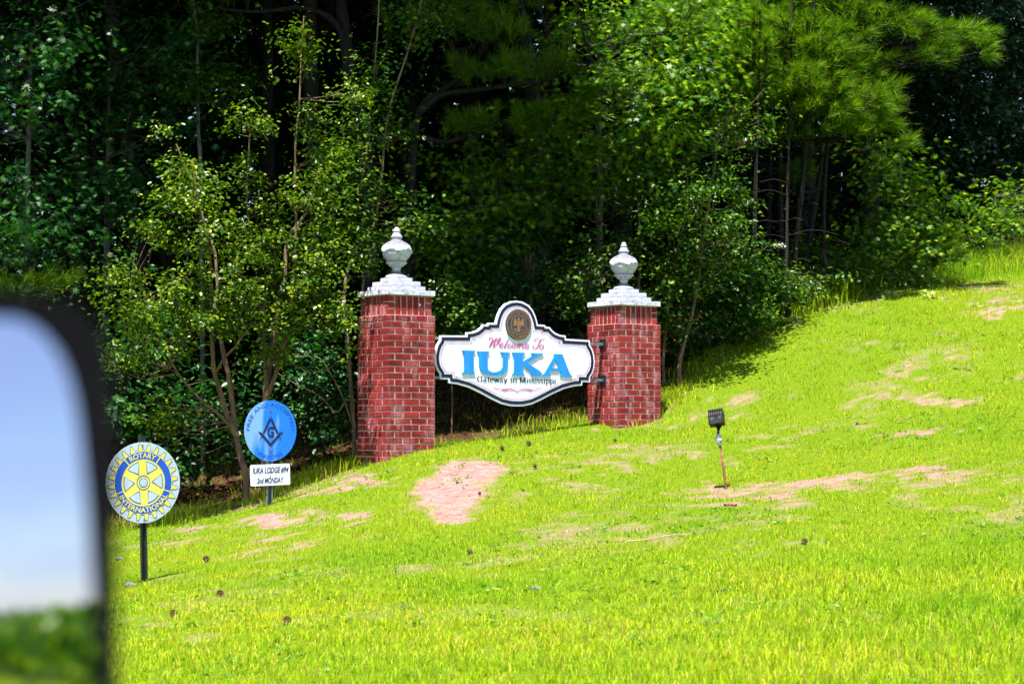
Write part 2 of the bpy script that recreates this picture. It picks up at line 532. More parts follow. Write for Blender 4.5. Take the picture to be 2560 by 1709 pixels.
def lawn_points(n, y0, y1, rg, pad=1.0, a=2.0):
    # over the wedge of lawn, a little wider than the view; a = 2 is even, less is denser near by
    y = (y0 ** a + rg.random(n) * (y1 ** a - y0 ** a)) ** (1 / a)
    x = (rg.random(n) * 2 - 1) * (y * 0.245 + pad)
    return x, y

rg = np.random.default_rng(5)
GV, GFc, off = [], [], 0
xa, ya = lawn_points(880000, 8.6, 33.0, rg, 1.6, 0.55)
near = ya + rg.normal(size=len(ya)) * 1.2 < 14.0
for seg2 in (True, False):
    x, y = xa[near == seg2], ya[near == seg2]
    z = H(x, y)
    bare, forest = bare_at(x, y, z), forest_at(x, y)
    tuft = vnoise(x, y, 6.0, 8) * .6 + vnoise(x, y, 15.0, 9) * .4
    keep = rg.random(len(x)) < np.clip((1.0 - bare) ** 1.4, 0, 1) * (1 - .80 * forest) * np.clip(.05 + tuft * 1.55, 0, 1)
    x, y, tuft, forest, bare = x[keep], y[keep], tuft[keep], forest[keep], bare[keep]
    px, py = proj(np.stack([x, y, H(x, y)], -1))
    tall = np.clip((px - 1500) / 700, 0, 1) * np.clip((py - 1330) / 200, 0, 1) * .9            # unmown foot of the slope
    tall += np.clip((px - 1750) / 500, 0, 1) * np.clip((1010 - py) / 160, 0, 1) * .9           # and its top
    tall += np.clip((py - 1480) / 250, 0, 1) * .45
    L = (0.020 + 0.038 * rg.random(len(x)) ** 1.3) * (0.45 + 1.15 * tuft) * (1 + 1.15 * tall * rg.random(len(x)) ** 1.5) * (1 - .35 * bare)
    L *= 1 + .8 * forest * rg.random(len(x))
    wdt = (0.0027 + 0.0026 * rg.random(len(x))) * (1 + .75 * np.clip((y - 10) / 12, 0, 1))
    if not seg2: wdt *= 1.2
    V, Fc = blades(x, y, L, wdt, .15 + .75 * rg.random(len(x)), rg, seg2)
    GV.append(V); GFc.append(Fc + off); off += len(V)
grass = mesh_np('grass', np.concatenate(GV), np.concatenate(GFc), 3, M['grass'])
tag(grass, 'short bright yellow-green lawn grass covering the slope', 'grass', None, 'stuff')

# ------------------------------------------------------------------ brick gate piers
TH = math.radians(35)
U = np.array([math.cos(TH), math.sin(TH), 0]); N = np.array([math.sin(TH), -math.cos(TH), 0])
PIER = 0.601
C1 = W(967, 1150, 22.3)
C2 = C1 + U * 3.075
SLAB_Z = 3.005                                   # underside of both cap slabs

m, nt, b = mat_new('red brick')
oi = nt.nodes.new('ShaderNodeObjectInfo')
r = ramp(nt, [(0.0, (0.15, 0.014, 0.018)), (0.45, (0.225, 0.022, 0.024)), (0.8, (0.28, 0.031, 0.030)), (1.0, (0.18, 0.015, 0.022))])
nt.links.new(oi.outputs['Random'], r.inputs[0])
gpos = nt.nodes.new('ShaderNodeNewGeometry').outputs['Position']
oc = coords(nt)
def scaled(nt, vec, s):
    mp = nt.nodes.new('ShaderNodeMapping'); mp.inputs['Scale'].default_value = s
    nt.links.new(vec, mp.inputs['Vector']); return mp.outputs[0]
n1 = noise(nt, 6.0, 4, scaled(nt, gpos, (1.6, 1.6, .5)), .6)        # pale salt bloom, running down
bl = ramp(nt, [(0.50, (0, 0, 0)), (0.72, (0.52, 0.52, 0.52))]); nt.links.new(n1.outputs['Fac'], bl.inputs[0])
c1 = mix(nt, bl.outputs[0], r.outputs[0], (0.50, 0.30, 0.36))
n2 = noise(nt, 3.2, 5, gpos, .65)
dk = ramp(nt, [(0.30, (0.42, 0.36, 0.42)), (0.46, (1, 1, 1))]); nt.links.new(n2.outputs['Fac'], dk.inputs[0])
c2 = mix(nt, 0.9, c1, dk.outputs[0], 'MULTIPLY')
n3 = noise(nt, 150, 4, oc, .7)
gr = ramp(nt, [(0.3, (0.72, 0.72, 0.72)), (0.6, (1.1, 1.1, 1.1))]); nt.links.new(n3.outputs['Fac'], gr.inputs[0])
nt.links.new(mix(nt, 1.0, c2, gr.outputs[0], 'MULTIPLY'), b.inputs['Base Color'])
b.inputs['Roughness'].default_value = 0.8; b.inputs['Specular IOR Level'].default_value = 0.12
bp = nt.nodes.new('ShaderNodeBump'); bp.inputs['Strength'].default_value = 0.5; bp.inputs['Distance'].default_value = 0.004
nt.links.new(n3.outputs['Fac'], bp.inputs['Height']); nt.links.new(bp.outputs[0], b.inputs['Normal'])
M['brick'] = m
M['mortar'] = plain('mortar', (0.47, 0.34, 0.28), 0.95, 0.1, 0, 0.25, 30, 0.5, 200)

m, nt, b = mat_new('weathered white cast stone')
oc = coords(nt)
n1 = noise(nt, 16, 8, scaled(nt, oc, (1, 1, 2.2)), .72); n2 = noise(nt, 4, 4, oc)
mm = nt.nodes.new('ShaderNodeMath'); mm.operation = 'ADD'
m2 = nt.nodes.new('ShaderNodeMath'); m2.operation = 'MULTIPLY'; m2.inputs[1].default_value = 0.55
nt.links.new(n2.outputs['Fac'], m2.inputs[0]); nt.links.new(n1.outputs['Fac'], mm.inputs[0]); nt.links.new(m2.outputs[0], mm.inputs[1])
r = ramp(nt, [(0.56, (0.18, 0.18, 0.27)), (0.70, (0.42, 0.43, 0.52)), (0.80, (0.54, 0.55, 0.64)), (1.0, (0.62, 0.62, 0.67))])
nt.links.new(mm.outputs[0], r.inputs[0])
gz = nt.nodes.new('ShaderNodeSeparateXYZ'); nt.links.new(nt.nodes.new('ShaderNodeNewGeometry').outputs['Normal'], gz.inputs[0])
alg = ramp(nt, [(0.25, (0, 0, 0)), (0.75, (0.9, 0.9, 0.9))]); nt.links.new(gz.outputs[2], alg.inputs[0])        # grime settles on ledges
n4 = noise(nt, 45, 5, oc, .7)
al2 = ramp(nt, [(0.38, (0.025, 0.025, 0.05)), (0.60, (0.15, 0.15, 0.19))]); nt.links.new(n4.outputs['Fac'], al2.inputs[0])
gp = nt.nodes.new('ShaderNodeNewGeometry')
gro = ramp(nt, [(0.44, (0.35, 0.35, 0.42)), (0.50, (1, 1, 1))]); nt.links.new(gp.outputs['Pointiness'], gro.inputs[0])    # grooves darkened in the colour, crease shade painted in for relief
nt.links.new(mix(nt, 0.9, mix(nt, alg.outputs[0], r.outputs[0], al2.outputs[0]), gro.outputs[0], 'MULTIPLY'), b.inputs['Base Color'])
b.inputs['Roughness'].default_value = 0.8; b.inputs['Specular IOR Level'].default_value = 0.25
bp = nt.nodes.new('ShaderNodeBump'); bp.inputs['Strength'].default_value = 0.35; bp.inputs['Distance'].default_value = 0.006
nt.links.new(n1.outputs['Fac'], bp.inputs['Height']); nt.links.new(bp.outputs[0], b.inputs['Normal'])
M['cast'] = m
M['white'] = plain('white enamel', (0.80, 0.80, 0.80), 0.4, 0.4, 0, 0.04, 5)

_bc = {}
def block_mesh(sx, sy, sz, bev, var=0):
    key = (round(sx, 4), round(sy, 4), round(sz, 4), bev, var)
    if key in _bc: return _bc[key]
    bm = bmesh.new()
    bmesh.ops.create_cube(bm, size=1.0)
    rr = random.Random(hash(key) % 9999)
    for v in bm.verts:
        v.co = Vector((v.co.x * sx, v.co.y * sy, v.co.z * sz)) + Vector((rr.uniform(-1, 1), rr.uniform(-1, 1), rr.uniform(-1, 1))) * (0.0014 if var else 0)
    bmesh.ops.bevel(bm, geom=list(bm.edges), offset=bev, segments=1, affect='EDGES')
    me = bpy.data.meshes.new('block')
    bm.to_mesh(me); bm.free()
    _bc[key] = me
    return me

def block(name, parent, size, loc, mat, bev=0.004, var=0, rz=0.0):
    src = block_mesh(*size, bev, var)
    if not src.materials: src.materials.append(mat)
    o = bpy.data.objects.new(name, src)
    o.location = loc; o.rotation_euler = (0, 0, rz)
    return link(o, parent)

URN = [(0, .0), (.118, .0), (.118, .012), (.112, .022), (.104, .03), (.086, .036), (.062, .050), (.046, .066), (.041, .076), (.046, .098), (.054, .115), (.072, .124), (.096, .145),
       (.112, .156), (.116, .163), (.112, .170), (.104, .177), (.112, .196), (.132, .215), (.144, .236), (.151, .254), (.152, .275), (.149, .297), (.142, .32), (.130, .345),
       (.112, .366), (.090, .382), (.066, .396), (.055, .408), (.052, .418), (.061, .434), (.064, .442), (.060, .449), (.048, .455), (.042, .472), (.033, .486), (.038, .496), (.040, .503),
       (.034, .510), (.027, .516), (.024, .530), (.018, .541), (.008, .547), (0, .548)]

def urn_mesh(seed):
    P = catmull(np.array([(r_, z_, 0) for r_, z_ in URN]), 3)[:, :2]
    n = 72
    rg = np.random.default_rng(seed)
    th = np.arange(n) / n * 2 * np.pi
    V = []
    ph = rg.random(40) * 6.28
    for r_, z_ in P:
        rr = np.full(n, max(r_, 0.0005))
        if .225 < z_ < .40:                      # garland of fruit and cloth swags round the shoulder
            s = (np.cos(th * 5) * .5 + .5)       # swag hangs lower between the ties
            low = .245 + .03 * np.abs(np.cos(th * 2.5))
            on = np.clip((z_ - low) / .028, 0, 1) * np.clip((.40 - z_) / .05, 0, 1)
            bump = .5 + .5 * np.sin(th * 19 + z_ * 150 + ph[0]) * np.sin(z_ * 190 + th * 7) 
            bump2 = .5 + .5 * np.sin(th * 31 + 3 * np.sin(z_ * 110)) * np.sin(z_ * 260)
            rr += on * (.004 + .009 * bump + .005 * bump2 + .006 * s)
        if .118 < z_ < .15:
            rr += .0025 * np.cos(th * 16)
        V.append(np.stack([rr * np.cos(th), rr * np.sin(th), np.full(n, z_)], 1))
    V = np.concatenate(V)
    k = len(P)
    F_ = [(i * n + j, i * n + (j + 1) % n, (i + 1) * n + (j + 1) % n, (i + 1) * n + j) for i in range(k - 1) for j in range(n)]
    return V, F_

BL, BW, BH, JT = 0.1925, 0.0915, 0.0562, 0.0110
CRS = 0.0677
def build_pier(corner, courses, label, seed):
    ctr = corner + U * PIER / 2 - N * PIER / 2
    top_body = SLAB_Z - 0.2085
    zb = top_body - courses * CRS
    root = empty('brick_gate_pier', (ctr[0], ctr[1], zb), (0, 0, TH))
    tag(root, label, 'gate pier', 'brick gate piers')
    rr = random.Random(seed)
    hb = courses * CRS
    cb = MB()
    cb.box(0, 0, hb / 2 - .003, PIER - .011, PIER - .011, hb + .004)
    SO = 0.547
    cb.box(0, 0, hb + .102, SO - .011, SO - .011, .208)
    cb.build('mortar', M['mortar'], root)
    half = PIER / 2
    for k in range(courses):
        z = hb - (k + .5) * CRS
        par = (k + seed) % 2
        for sx, axis_x in ((1, 0), (-1, 0), (1, 1), (-1, 1)):
            three = (axis_x == 0) == (par == 0)
            cnt = 3 if three else 2
            for i in range(cnt):
                t = (i - (cnt - 1) / 2) * (BL + JT)
                dz = rr.uniform(-.0012, .0012); dp = rr.uniform(-.0015, .0018)
                if axis_x == 0: loc = (t, sx * (half - BW / 2 + dp), z + dz); size = (BL, BW, BH)
                else: loc = (sx * (half - BW / 2 + dp), t, z + dz); size = (BW, BL, BH)
                block('brick', root, size, loc, M['brick'], .004, rr.randint(1, 4), rr.uniform(-.006, .006))
    # recessed soldier course with stacked corner bricks
    h2 = SO / 2
    for sx in (-1, 1):
        for sy in (-1, 1):
            for k in range(3):
                block('brick', root, (.083, .083, BH), (sx * (h2 - .0415), sy * (h2 - .0415), hb + .0335 + k * .068), M['brick'], .004, rr.randint(1, 3))
    span = SO - 2 * .083 - .0095
    for side in range(4):
        for i in range(5):
            t = -span / 2 + (i + .5) * span / 5
            dp = rr.uniform(-.001, .001)
            loc = [(t, h2 - BW / 2 + dp), (t, -h2 + BW / 2 - dp), (h2 - BW / 2 + dp, t), (-h2 + BW / 2 - dp, t)][side]
            size = (.0615, BW, BL) if side < 2 else (BW, .0615, BL)
            block('brick', root, size, (loc[0], loc[1], hb + .102), M['brick'], .004, rr.randint(1, 3))
    # stepped cap of cast stone
    z = hb + .2085
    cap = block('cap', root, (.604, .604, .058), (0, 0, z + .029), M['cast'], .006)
    for a, h, zz in ((.452, .048, .058), (.378, .052, .106), (.252, .044, .158)):
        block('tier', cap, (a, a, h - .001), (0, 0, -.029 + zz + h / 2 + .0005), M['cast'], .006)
    V, F_ = urn_mesh(seed)
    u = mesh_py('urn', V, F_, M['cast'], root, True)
    u.location = (0, 0, z + .202)
    return root

pier_l = build_pier(C1, 24, 'taller-showing red brick pier with white urn, left of the welcome sign', 1)
pier_r = build_pier(C2, 19, 'red brick pier with white urn, right of the welcome sign, carrying its brackets', 2)
# small white tag on the soldier course of the first pier
block('tag_plate', pier_l, (.018, .006, .022), (.118, -.547 / 2 - .004, 24 * CRS + .115), M['white'], .002)

# ------------------------------------------------------------------ flat-sign helpers (local x right, y into depth, z up)
def poly(mb, pts, y):
    b_ = len(mb.v)
    mb.v += [(p[0], y, p[1]) for p in pts]
    mb.f.append(tuple(range(b_, b_ + len(pts))))

def ring(mb, A, B, y):
    """closed band between two loops of equal length"""
    n = len(A); b_ = len(mb.v)
    mb.v += [(p[0], y, p[1]) for p in A] + [(p[0], y, p[1]) for p in B]
    mb.f += [(b_ + i, b_ + (i + 1) % n, b_ + n + (i + 1) % n, b_ + n + i) for i in range(n)]

def slab(mb, pts, y0, y1):
    n = len(pts); b_ = len(mb.v)
    mb.v += [(p[0], y0, p[1]) for p in pts] + [(p[0], y1, p[1]) for p in pts]
    mb.f.append(tuple(range(b_, b_ + n))); mb.f.append(tuple(range(b_ + 2 * n - 1, b_ + n - 1, -1)))
    mb.f += [(b_ + i, b_ + n + i, b_ + n + (i + 1) % n, b_ + (i + 1) % n) for i in range(n)]

def area2(P):
    P = np.asarray(P); x, y = P[:, 0], P[:, 1]
    return float(np.sum(x * np.roll(y, -1) - y * np.roll(x, -1)))

def inset(P, d):
    P = np.asarray(P, float)
    s = 1.0 if area2(P) > 0 else -1.0
    e = np.roll(P, -1, 0) - P
    e /= np.linalg.norm(e, axis=1)[:, None] + 1e-12
    nrm = np.stack([-e[:, 1], e[:, 0]], 1) * s
    n0 = np.roll(nrm, 1, 0)
    bis = nrm + n0
    den = np.sum(bis * nrm, 1)[:, None]
    return P + bis / np.maximum(den, .35) * d

def arc(r_, a0, a1, n, cx=0, cz=0):
    t = np.radians(np.linspace(a0, a1, n))
    return np.stack([cx + r_ * np.cos(t), cz + r_ * np.sin(t)], 1)

def sector(mb, r0, r1, a0, a1, y, cx, cz, n=14):
    A, B = arc(r0, a0, a1, n, cx, cz), arc(r1, a0, a1, n, cx, cz)
    b_ = len(mb.v)
    mb.v += [(p[0], y, p[1]) for p in A] + [(p[0], y, p[1]) for p in B]
    mb.f += [(b_ + i, b_ + i + 1, b_ + n + i + 1, b_ + n + i) for i in range(n - 1)]

def stroke(mb, pts, w, y, slant=None, thin=.4, sub=5, smooth=True):
    P = np.asarray(pts, float)
    if smooth and len(P) > 2: P = catmull(np.c_[P, np.zeros(len(P))], sub)[:, :2]
    T = np.gradient(P, axis=0); T /= np.linalg.norm(T, axis=1)[:, None] + 1e-9
    Nn = np.stack([-T[:, 1], T[:, 0]], 1)
    ww = np.full(len(P), w)
    if slant is not None:
        a = np.arctan2(T[:, 1], T[:, 0])
        ww = w * (thin + (1 - thin) * np.abs(np.cos(a - slant)) ** 1.6)
    b_ = len(mb.v); n = len(P)
    A, B = P + Nn * ww[:, None] / 2, P - Nn * ww[:, None] / 2
    mb.v += [(p[0], y, p[1]) for p in A] + [(p[0], y, p[1]) for p in B]
    mb.f += [(b_ + i, b_ + i + 1, b_ + n + i + 1, b_ + n + i) for i in range(n - 1)]

_tc = {}
def text_geo(s, bold=0.0):
    """the built-in lettering as flat outlines: verts (n,2) about the centre, unit cap height, and faces"""
    if (s, bold) in _tc: return _tc[(s, bold)]
    cu = bpy.data.curves.new('lettering', 'FONT')
    cu.body = s; cu.size = 1.0; cu.resolution_u = 3; cu.offset = bold
    cu.fill_mode = 'FRONT'
    o = bpy.data.objects.new('lettering', cu)
    C.objects.link(o)
    bpy.context.view_layer.update()
    dg = bpy.context.evaluated_depsgraph_get()
    me = o.evaluated_get(dg).to_mesh()
    V = np.array([v.co[:2] for v in me.vertices]); Fc = [tuple(p.vertices) for p in me.polygons]
    o.evaluated_get(dg).to_mesh_clear()
    bpy.data.objects.remove(o); bpy.data.curves.remove(cu)
    V = V / 0.70
    V[:, 0] -= (V[:, 0].min() + V[:, 0].max()) / 2
    _tc[(s, bold)] = (V, Fc)
    return V, Fc

def text_line(mb, s, cx, cz, height, width, y, shear=0.0, rot=0.0, bold=0.0):
    V, Fc = text_geo(s, bold)
    V = V.copy()
    V[:, 0] *= width / np.ptp(V[:, 0]); V[:, 1] *= height
    V[:, 0] += shear * V[:, 1]
    c, s_ = math.cos(rot), math.sin(rot)
    mb.add([(cx + c * p[0] - s_ * p[1], y, cz + s_ * p[0] + c * p[1]) for p in V], Fc)

def text_arc(mb, s, R_, a_mid, span, height, y, cx, cz, top=True, bold=0.0):
    V, Fc = text_geo(s, bold)
    w = np.ptp(V[:, 0])
    ang = V[:, 0] / w * math.radians(span)
    if top: t = math.radians(a_mid) - ang; rr = R_ + V[:, 1] * height
    else: t = math.radians(a_mid) + ang; rr = R_ - V[:, 1] * height
    mb.add(np.stack([cx + rr * np.cos(t), np.full(len(t), y), cz + rr * np.sin(t)], 1), Fc)

# ------------------------------------------------------------------ welcome sign between the piers
def streaky(name, a, b_, rough=.35, spec=.5):
    m, nt, bs = mat_new(name)
    n = noise(nt, 5, 4, scaled(nt, coords(nt), (2.2, 1, .35)), .6)
    r = ramp(nt, [(0.35, a), (0.68, b_)]); nt.links.new(n.outputs['Fac'], r.inputs[0])
    nt.links.new(r.outputs[0], bs.inputs['Base Color'])
    bs.inputs['Roughness'].default_value = rough; bs.inputs['Specular IOR Level'].default_value = spec
    return m
M['sign_white'] = streaky('sign white panel', (0.60, 0.65, 0.80), (0.76, 0.79, 0.88), .3)
M['navy'] = plain('navy paint', (0.008, 0.003, 0.036), 0.4, 0.4, 0, 0.15, 8)
M['pink'] = streaky('faded magenta vinyl', (0.62, 0.07, 0.34), (0.55, 0.015, 0.14), .4)
M['pinkline'] = plain('pink pinstripe', (0.62, 0.17, 0.36), 0.45, 0.4, 0, 0.1, 4)
M['sky_blue'] = streaky('sky blue cut letter', (0.006, 0.20, 0.70), (0.012, 0.255, 0.76), .35)
M['bronze'] = plain('bronze paint', (0.30, 0.15, 0.055), 0.4, 0.5, 0.2, 0.25, 30)
M['seal_dark'] = plain('seal dark enamel', (0.035, 0.035, 0.06), 0.4, 0.4, 0, 0.2, 20)
M['steel'] = plain('galvanised steel', (0.20, 0.25, 0.30), 0.5, 0.5, 0.6, 0.3, 25)
M['black_paint'] = plain('black paint', (0.012, 0.012, 0.014), 0.45, 0.4, 0, 0.3, 25)

PL = C1 + U * (PIER + (3.075 - PIER) / 2) - N * 0.27          # centre of the sign plane
S_BASE = np.array([PL[0], PL[1], Hs(PL[0], PL[1])])
def sgn(px, py):
    d = ray(px, py); o = np.array([0, 0, EYE])
    t = ((PL - o) @ N) / (d @ N)
    p = o + d * t - S_BASE
    return np.array([p @ U, p[2]])
def K5(x, y): return sgn(1060 + x * .20408, 730 + y * .20408)
def K7(x, y): return sgn(1180 + x * .09366, 760 + y * .09366)

sign = empty('welcome_sign', S_BASE, (0, 0, TH))
tag(sign, 'white scalloped welcome sign with blue letters hung between the brick piers', 'sign')
_half = [(1130, 105), (1062, 111), (985, 145), (930, 205), (897, 275), (876, 345), (870, 377), (790, 376), (772, 385), (768, 398), (717, 397), (690, 432), (645, 466), (585, 486),
         (512, 491), (509, 531), (190, 529), (188, 588), (152, 645), (130, 720), (122, 800), (130, 880), (152, 948), (187, 1003), (187, 1066), (291, 1068), (294, 1113), (400, 1126),
         (540, 1166), (680, 1232), (820, 1308), (940, 1366), (1050, 1392), (1130, 1397)]
_h = np.array([K5(*p) for p in _half])
xc = (_h[0, 0] + _h[-1, 0]) / 2
_r = np.array([K5(2085, 830), K5(2020, 597), K5(1925, 1150)])
scale_x = ((_r[0, 0] - _h[20, 0]) / 2) / (xc - _h[20, 0])
xc = (_r[0, 0] + _h[20, 0]) / 2
hx = np.stack([(_h[:, 0] - _h[0, 0]) * scale_x, _h[:, 1]], 1); hx[0, 0] = hx[-1, 0] = 0
dens = []
for i in range(len(hx) - 1):                      # refine the outline evenly
    k = max(1, int(np.linalg.norm(hx[i + 1] - hx[i]) / .05))
    for t in range(k): dens.append(hx[i] + (hx[i + 1] - hx[i]) * t / k)
dens.append(hx[-1])
dens = np.array(dens)
out_l = np.vstack([dens, np.stack([-dens[-2:0:-1, 0], dens[-2:0:-1, 1]], 1)])
OUT = hx_full = np.vstack([hx, np.stack([-hx[-2:0:-1, 0], hx[-2:0:-1, 1]], 1)]) + np.array([xc, 0])
mb = MB(); slab(mb, OUT, -.012, .012); panel = mb.build('panel', M['sign_white'], sign)
mb = MB(); ring(mb, inset(OUT, .020), inset(OUT, .055), -.0150); mb.build('navy_border', M['navy'], sign)
mb = MB(); ring(mb, inset(OUT, .074), inset(OUT, .081), -.0150); mb.build('pink_pinstripe', M['pinkline'], sign)

GLY = {
 'I': [(455, 713), (615, 717), (613, 727), (598, 740), (593, 765), (597, 960), (601, 985), (613, 997), (610, 1005), (455, 1001), (455, 991), (474, 978), (482, 955), (478, 770), (474, 745), (458, 729)],
 'U': [(637, 722), (785, 728), (783, 738), (768, 752), (762, 775), (765, 925), (782, 962), (828, 982), (882, 976), (930, 955), (954, 918), (958, 780), (952, 757), (925, 745), (922, 733), (1040, 740),
       (1036, 750), (1018, 765), (1012, 790), (1010, 915), (992, 972), (950, 1005), (880, 1019), (800, 1013), (720, 991), (676, 950), (662, 900), (660, 775), (656, 750), (637, 735)],
 'K': [(1065, 738), (1222, 742), (1219, 753), (1200, 767), (1195, 790), (1196, 852), (1312, 783), (1330, 769), (1302, 758), (1300, 745), (1447, 752), (1442, 761), (1390, 784), (1250, 866), (1400, 962), (1430, 990),
       (1430, 1027), (1295, 1024), (1297, 1013), (1312, 1002), (1300, 982), (1199, 895), (1200, 960), (1204, 990), (1219, 1010), (1216, 1021), (1067, 1018), (1068, 1008), (1085, 990), (1092, 965), (1090, 790), (1085, 765), (1066, 750)],
 'A': [(1578, 757), (1681, 760), (1768, 985), (1784, 1012), (1803, 1024), (1801, 1036), (1652, 1031), (1655, 1020), (1669, 1007), (1650, 962), (1595, 961), (1595, 932), (1642, 933), (1596, 828), (1552, 931), (1594, 932),
       (1594, 961), (1540, 960), (1524, 990), (1537, 1014), (1534, 1029), (1436, 1025), (1438, 1014), (1462, 998), (1580, 795)]}
for ch in 'IUKA':
    P = [K5(*p) for p in GLY[ch]]
    mb = MB(); slab(mb, P, -.0225, -.0128)
    o = mb.build('letter', M['sky_blue'], sign)
    o['label'] = 'raised sky blue capital letter ' + ch
SL = math.radians(62)
script = [
 [(440, 955), (452, 915), (500, 888), (535, 905), (525, 960), (478, 1060), (440, 1150)], [(440, 1150), (520, 1040), (640, 905)], [(640, 905), (590, 1010), (545, 1150)],
 [(545, 1150), (620, 1085), (700, 1000), (742, 930), (730, 898), (690, 930), (660, 1000), (672, 1045), (710, 1050)],
 [(718, 1105), (775, 1085), (808, 1055), (780, 1042), (735, 1070), (715, 1125), (745, 1162), (810, 1130)], [(955, 928), (900, 1040), (845, 1130), (850, 1165), (900, 1130)],
 [(1022, 1080), (1010, 1050), (965, 1070), (930, 1125), (945, 1165), (990, 1155), (1040, 1115)], [(1110, 1058), (1065, 1085), (1048, 1140), (1078, 1172), (1120, 1140), (1138, 1090), (1110, 1058)],
 [(1215, 1060), (1190, 1120), (1172, 1178)], [(1185, 1130), (1245, 1065), (1272, 1070), (1250, 1130), (1232, 1180)], [(1248, 1130), (1320, 1062), (1350, 1072), (1325, 1140), (1330, 1182), (1370, 1150)],
 [(1400, 1135), (1460, 1110), (1488, 1075), (1450, 1062), (1405, 1100), (1395, 1150), (1425, 1186), (1510, 1145)],
 [(1670, 1005), (1648, 975), (1675, 938), (1750, 932), (1840, 948), (1920, 928)], [(1815, 945), (1770, 1040), (1720, 1150), (1660, 1196), (1608, 1170), (1610, 1120), (1650, 1105)],
 [(1850, 1078), (1795, 1115), (1780, 1170), (1815, 1202), (1865, 1165), (1892, 1105), (1850, 1078)]]
mb = MB()
for s in script: stroke(mb, [K7(*p) for p in s], .0125, -.0155, SL, .42)
mb.build('script_lettering', M['pink'], sign)
mb = MB()
for sx in (-1, 1):
    cx = 1133
    f = lambda pts: [K5(cx + sx * (x_), y_ + (cx - (cx + sx * x_)) * -.006) for x_, y_ in pts]
    stroke(mb, f([(0, 1222), (40, 1198), (105, 1190), (150, 1203), (178, 1196), (172, 1215)]), .010, -.0155, 0, .5)
    stroke(mb, f([(12, 1212), (60, 1190), (120, 1187), (200, 1192), (245, 1186), (290, 1168)]), .008, -.0157, 0, .4)
mb.build('flourish', M['pink'], sign)

# serif line: pen strokes, thick uprights and thin joins
def serif_glyph(ch):
    o_ = [(.5, .66), (.2, .60), (.08, .33), (.2, .06), (.5, 0), (.8, .06), (.92, .33), (.8, .60), (.5, .66)]
    D_ = {
     'G': (.86, [[(.80, .78), (.62, .97), (.35, .95), (.10, .70), (.08, .40), (.25, .08), (.5, 0), (.78, .12)], [(.78, .42), (.78, .02)], [(.60, .42), (.92, .42)], [(.80, 1.0), (.80, .72)]]),
     'a': (.52, [[(.12, .52), (.4, .66), (.68, .55), (.70, .30), (.70, .08), (.92, .02)], [(.70, .38), (.30, .33), (.08, .15), (.30, 0), (.68, .16)]]),
     't': (.36, [[(.42, .88), (.42, .20), (.62, .02), (.92, .08)], [(.05, .64), (.90, .64)]]),
     'e': (.52, [[(.12, .36), (.90, .36), (.78, .60), (.5, .66), (.2, .56), (.08, .33), (.2, .06), (.5, 0), (.9, .12)]]),
     'w': (.78, [[(.05, .64), (.27, .02)], [(.27, .02), (.50, .62)], [(.46, .64), (.70, .02)], [(.70, .02), (.94, .64)], [(0, .65), (.2, .65)], [(.84, .65), (1, .65)]]),
     'y': (.54, [[(.08, .64), (.50, .04)], [(.92, .64), (.50, .02), (.30, -.26), (.06, -.24)], [(0, .65), (.25, .65)], [(.78, .65), (1, .65)]]),
     'o': (.56, [o_]),
     'M': (.98, [[(.14, .96), (.14, .02)], [(.14, .96), (.50, .06)], [(.50, .06), (.86, .96)], [(.86, .96), (.86, .02)], [(.02, .97), (.18, .97)], [(.82, .97), (1, .97)], [(.02, .01), (.28, .01)], [(.72, .01), (1, .01)]]),
     'i': (.28, [[(.5, .64), (.5, .02)], [(.5, .96), (.5, .84)], [(.2, .64), (.5, .64)], [(.15, .01), (.85, .01)]]),
     's': (.42, [[(.85, .54), (.50, .66), (.15, .54), (.22, .40), (.78, .26), (.85, .12), (.50, 0), (.10, .12)]]),
     'p': (.58, [[(.2, .64), (.2, -.28)], [(.2, .52), (.55, .66), (.90, .42), (.86, .14), (.55, 0), (.2, .12)], [(.02, .64), (.2, .64)], [(.02, -.29), (.42, -.29)]]),
     ' ': (.30, [])}
    return D_[ch]
line = 'Gateway to Mississippi'
tot = sum(serif_glyph(c)[0] + .07 for c in line)
p0, p1 = K5(642, 1094), K5(1612, 1116)
hgt = K5(700, 1094)[1] - K5(700, 1029)[1]; hgt = abs(hgt)
mb = MB(); cur = 0
Lw = p1 - p0
for c in line:
    wd, st = serif_glyph(c)
    for s in st:
        pts = [p0 + Lw * ((cur + x_ * wd) / tot) + np.array([0, y_ * hgt]) for x_, y_ in s]
        stroke(mb, pts, hgt * .235, -.0155, math.pi / 2, .38, 4, len(s) > 2)
    cur += wd + .07
    if c == ' ':
        mb.build('serif_lettering', M['navy'], sign); mb = MB()
mb.build('serif_lettering', M['navy'], sign)

# round city seal
ctr = (K5(1143, 212) + K5(1143, 588)) / 2
R_s = (K5(1143, 212)[1] - K5(1143, 588)[1]) / 2
circ = lambda r_, n=48: arc(r_, 0, 360 - 360 / n, n, ctr[0], ctr[1])
mb = MB(); slab(mb, circ(R_s), -.026, -.0125); seal = mb.build('city_seal', M['seal_dark'], sign)
mb = MB()
ring(mb, circ(R_s * .935), circ(R_s * .885), -.0275); ring(mb, circ(R_s * .62), circ(R_s * .575), -.0275)
mb.build('seal_ring', M['bronze'], seal)
mb = MB()
text_arc(mb, 'CITY OF IUKA', R_s * .68, 90, 125, R_s * .16, -.0275, ctr[0], ctr[1], True, .012)
text_arc(mb, 'STATE OF MISSISSIPPI', R_s * .835, 270, 150, R_s * .14, -.0275, ctr[0], ctr[1], False, .008)
mb.build('seal_lettering', M['bronze'], seal)
mb = MB()
e = lambda pts: [(ctr[0] + x_ * R_s, ctr[1] + y_ * R_s) for x_, y_ in pts]
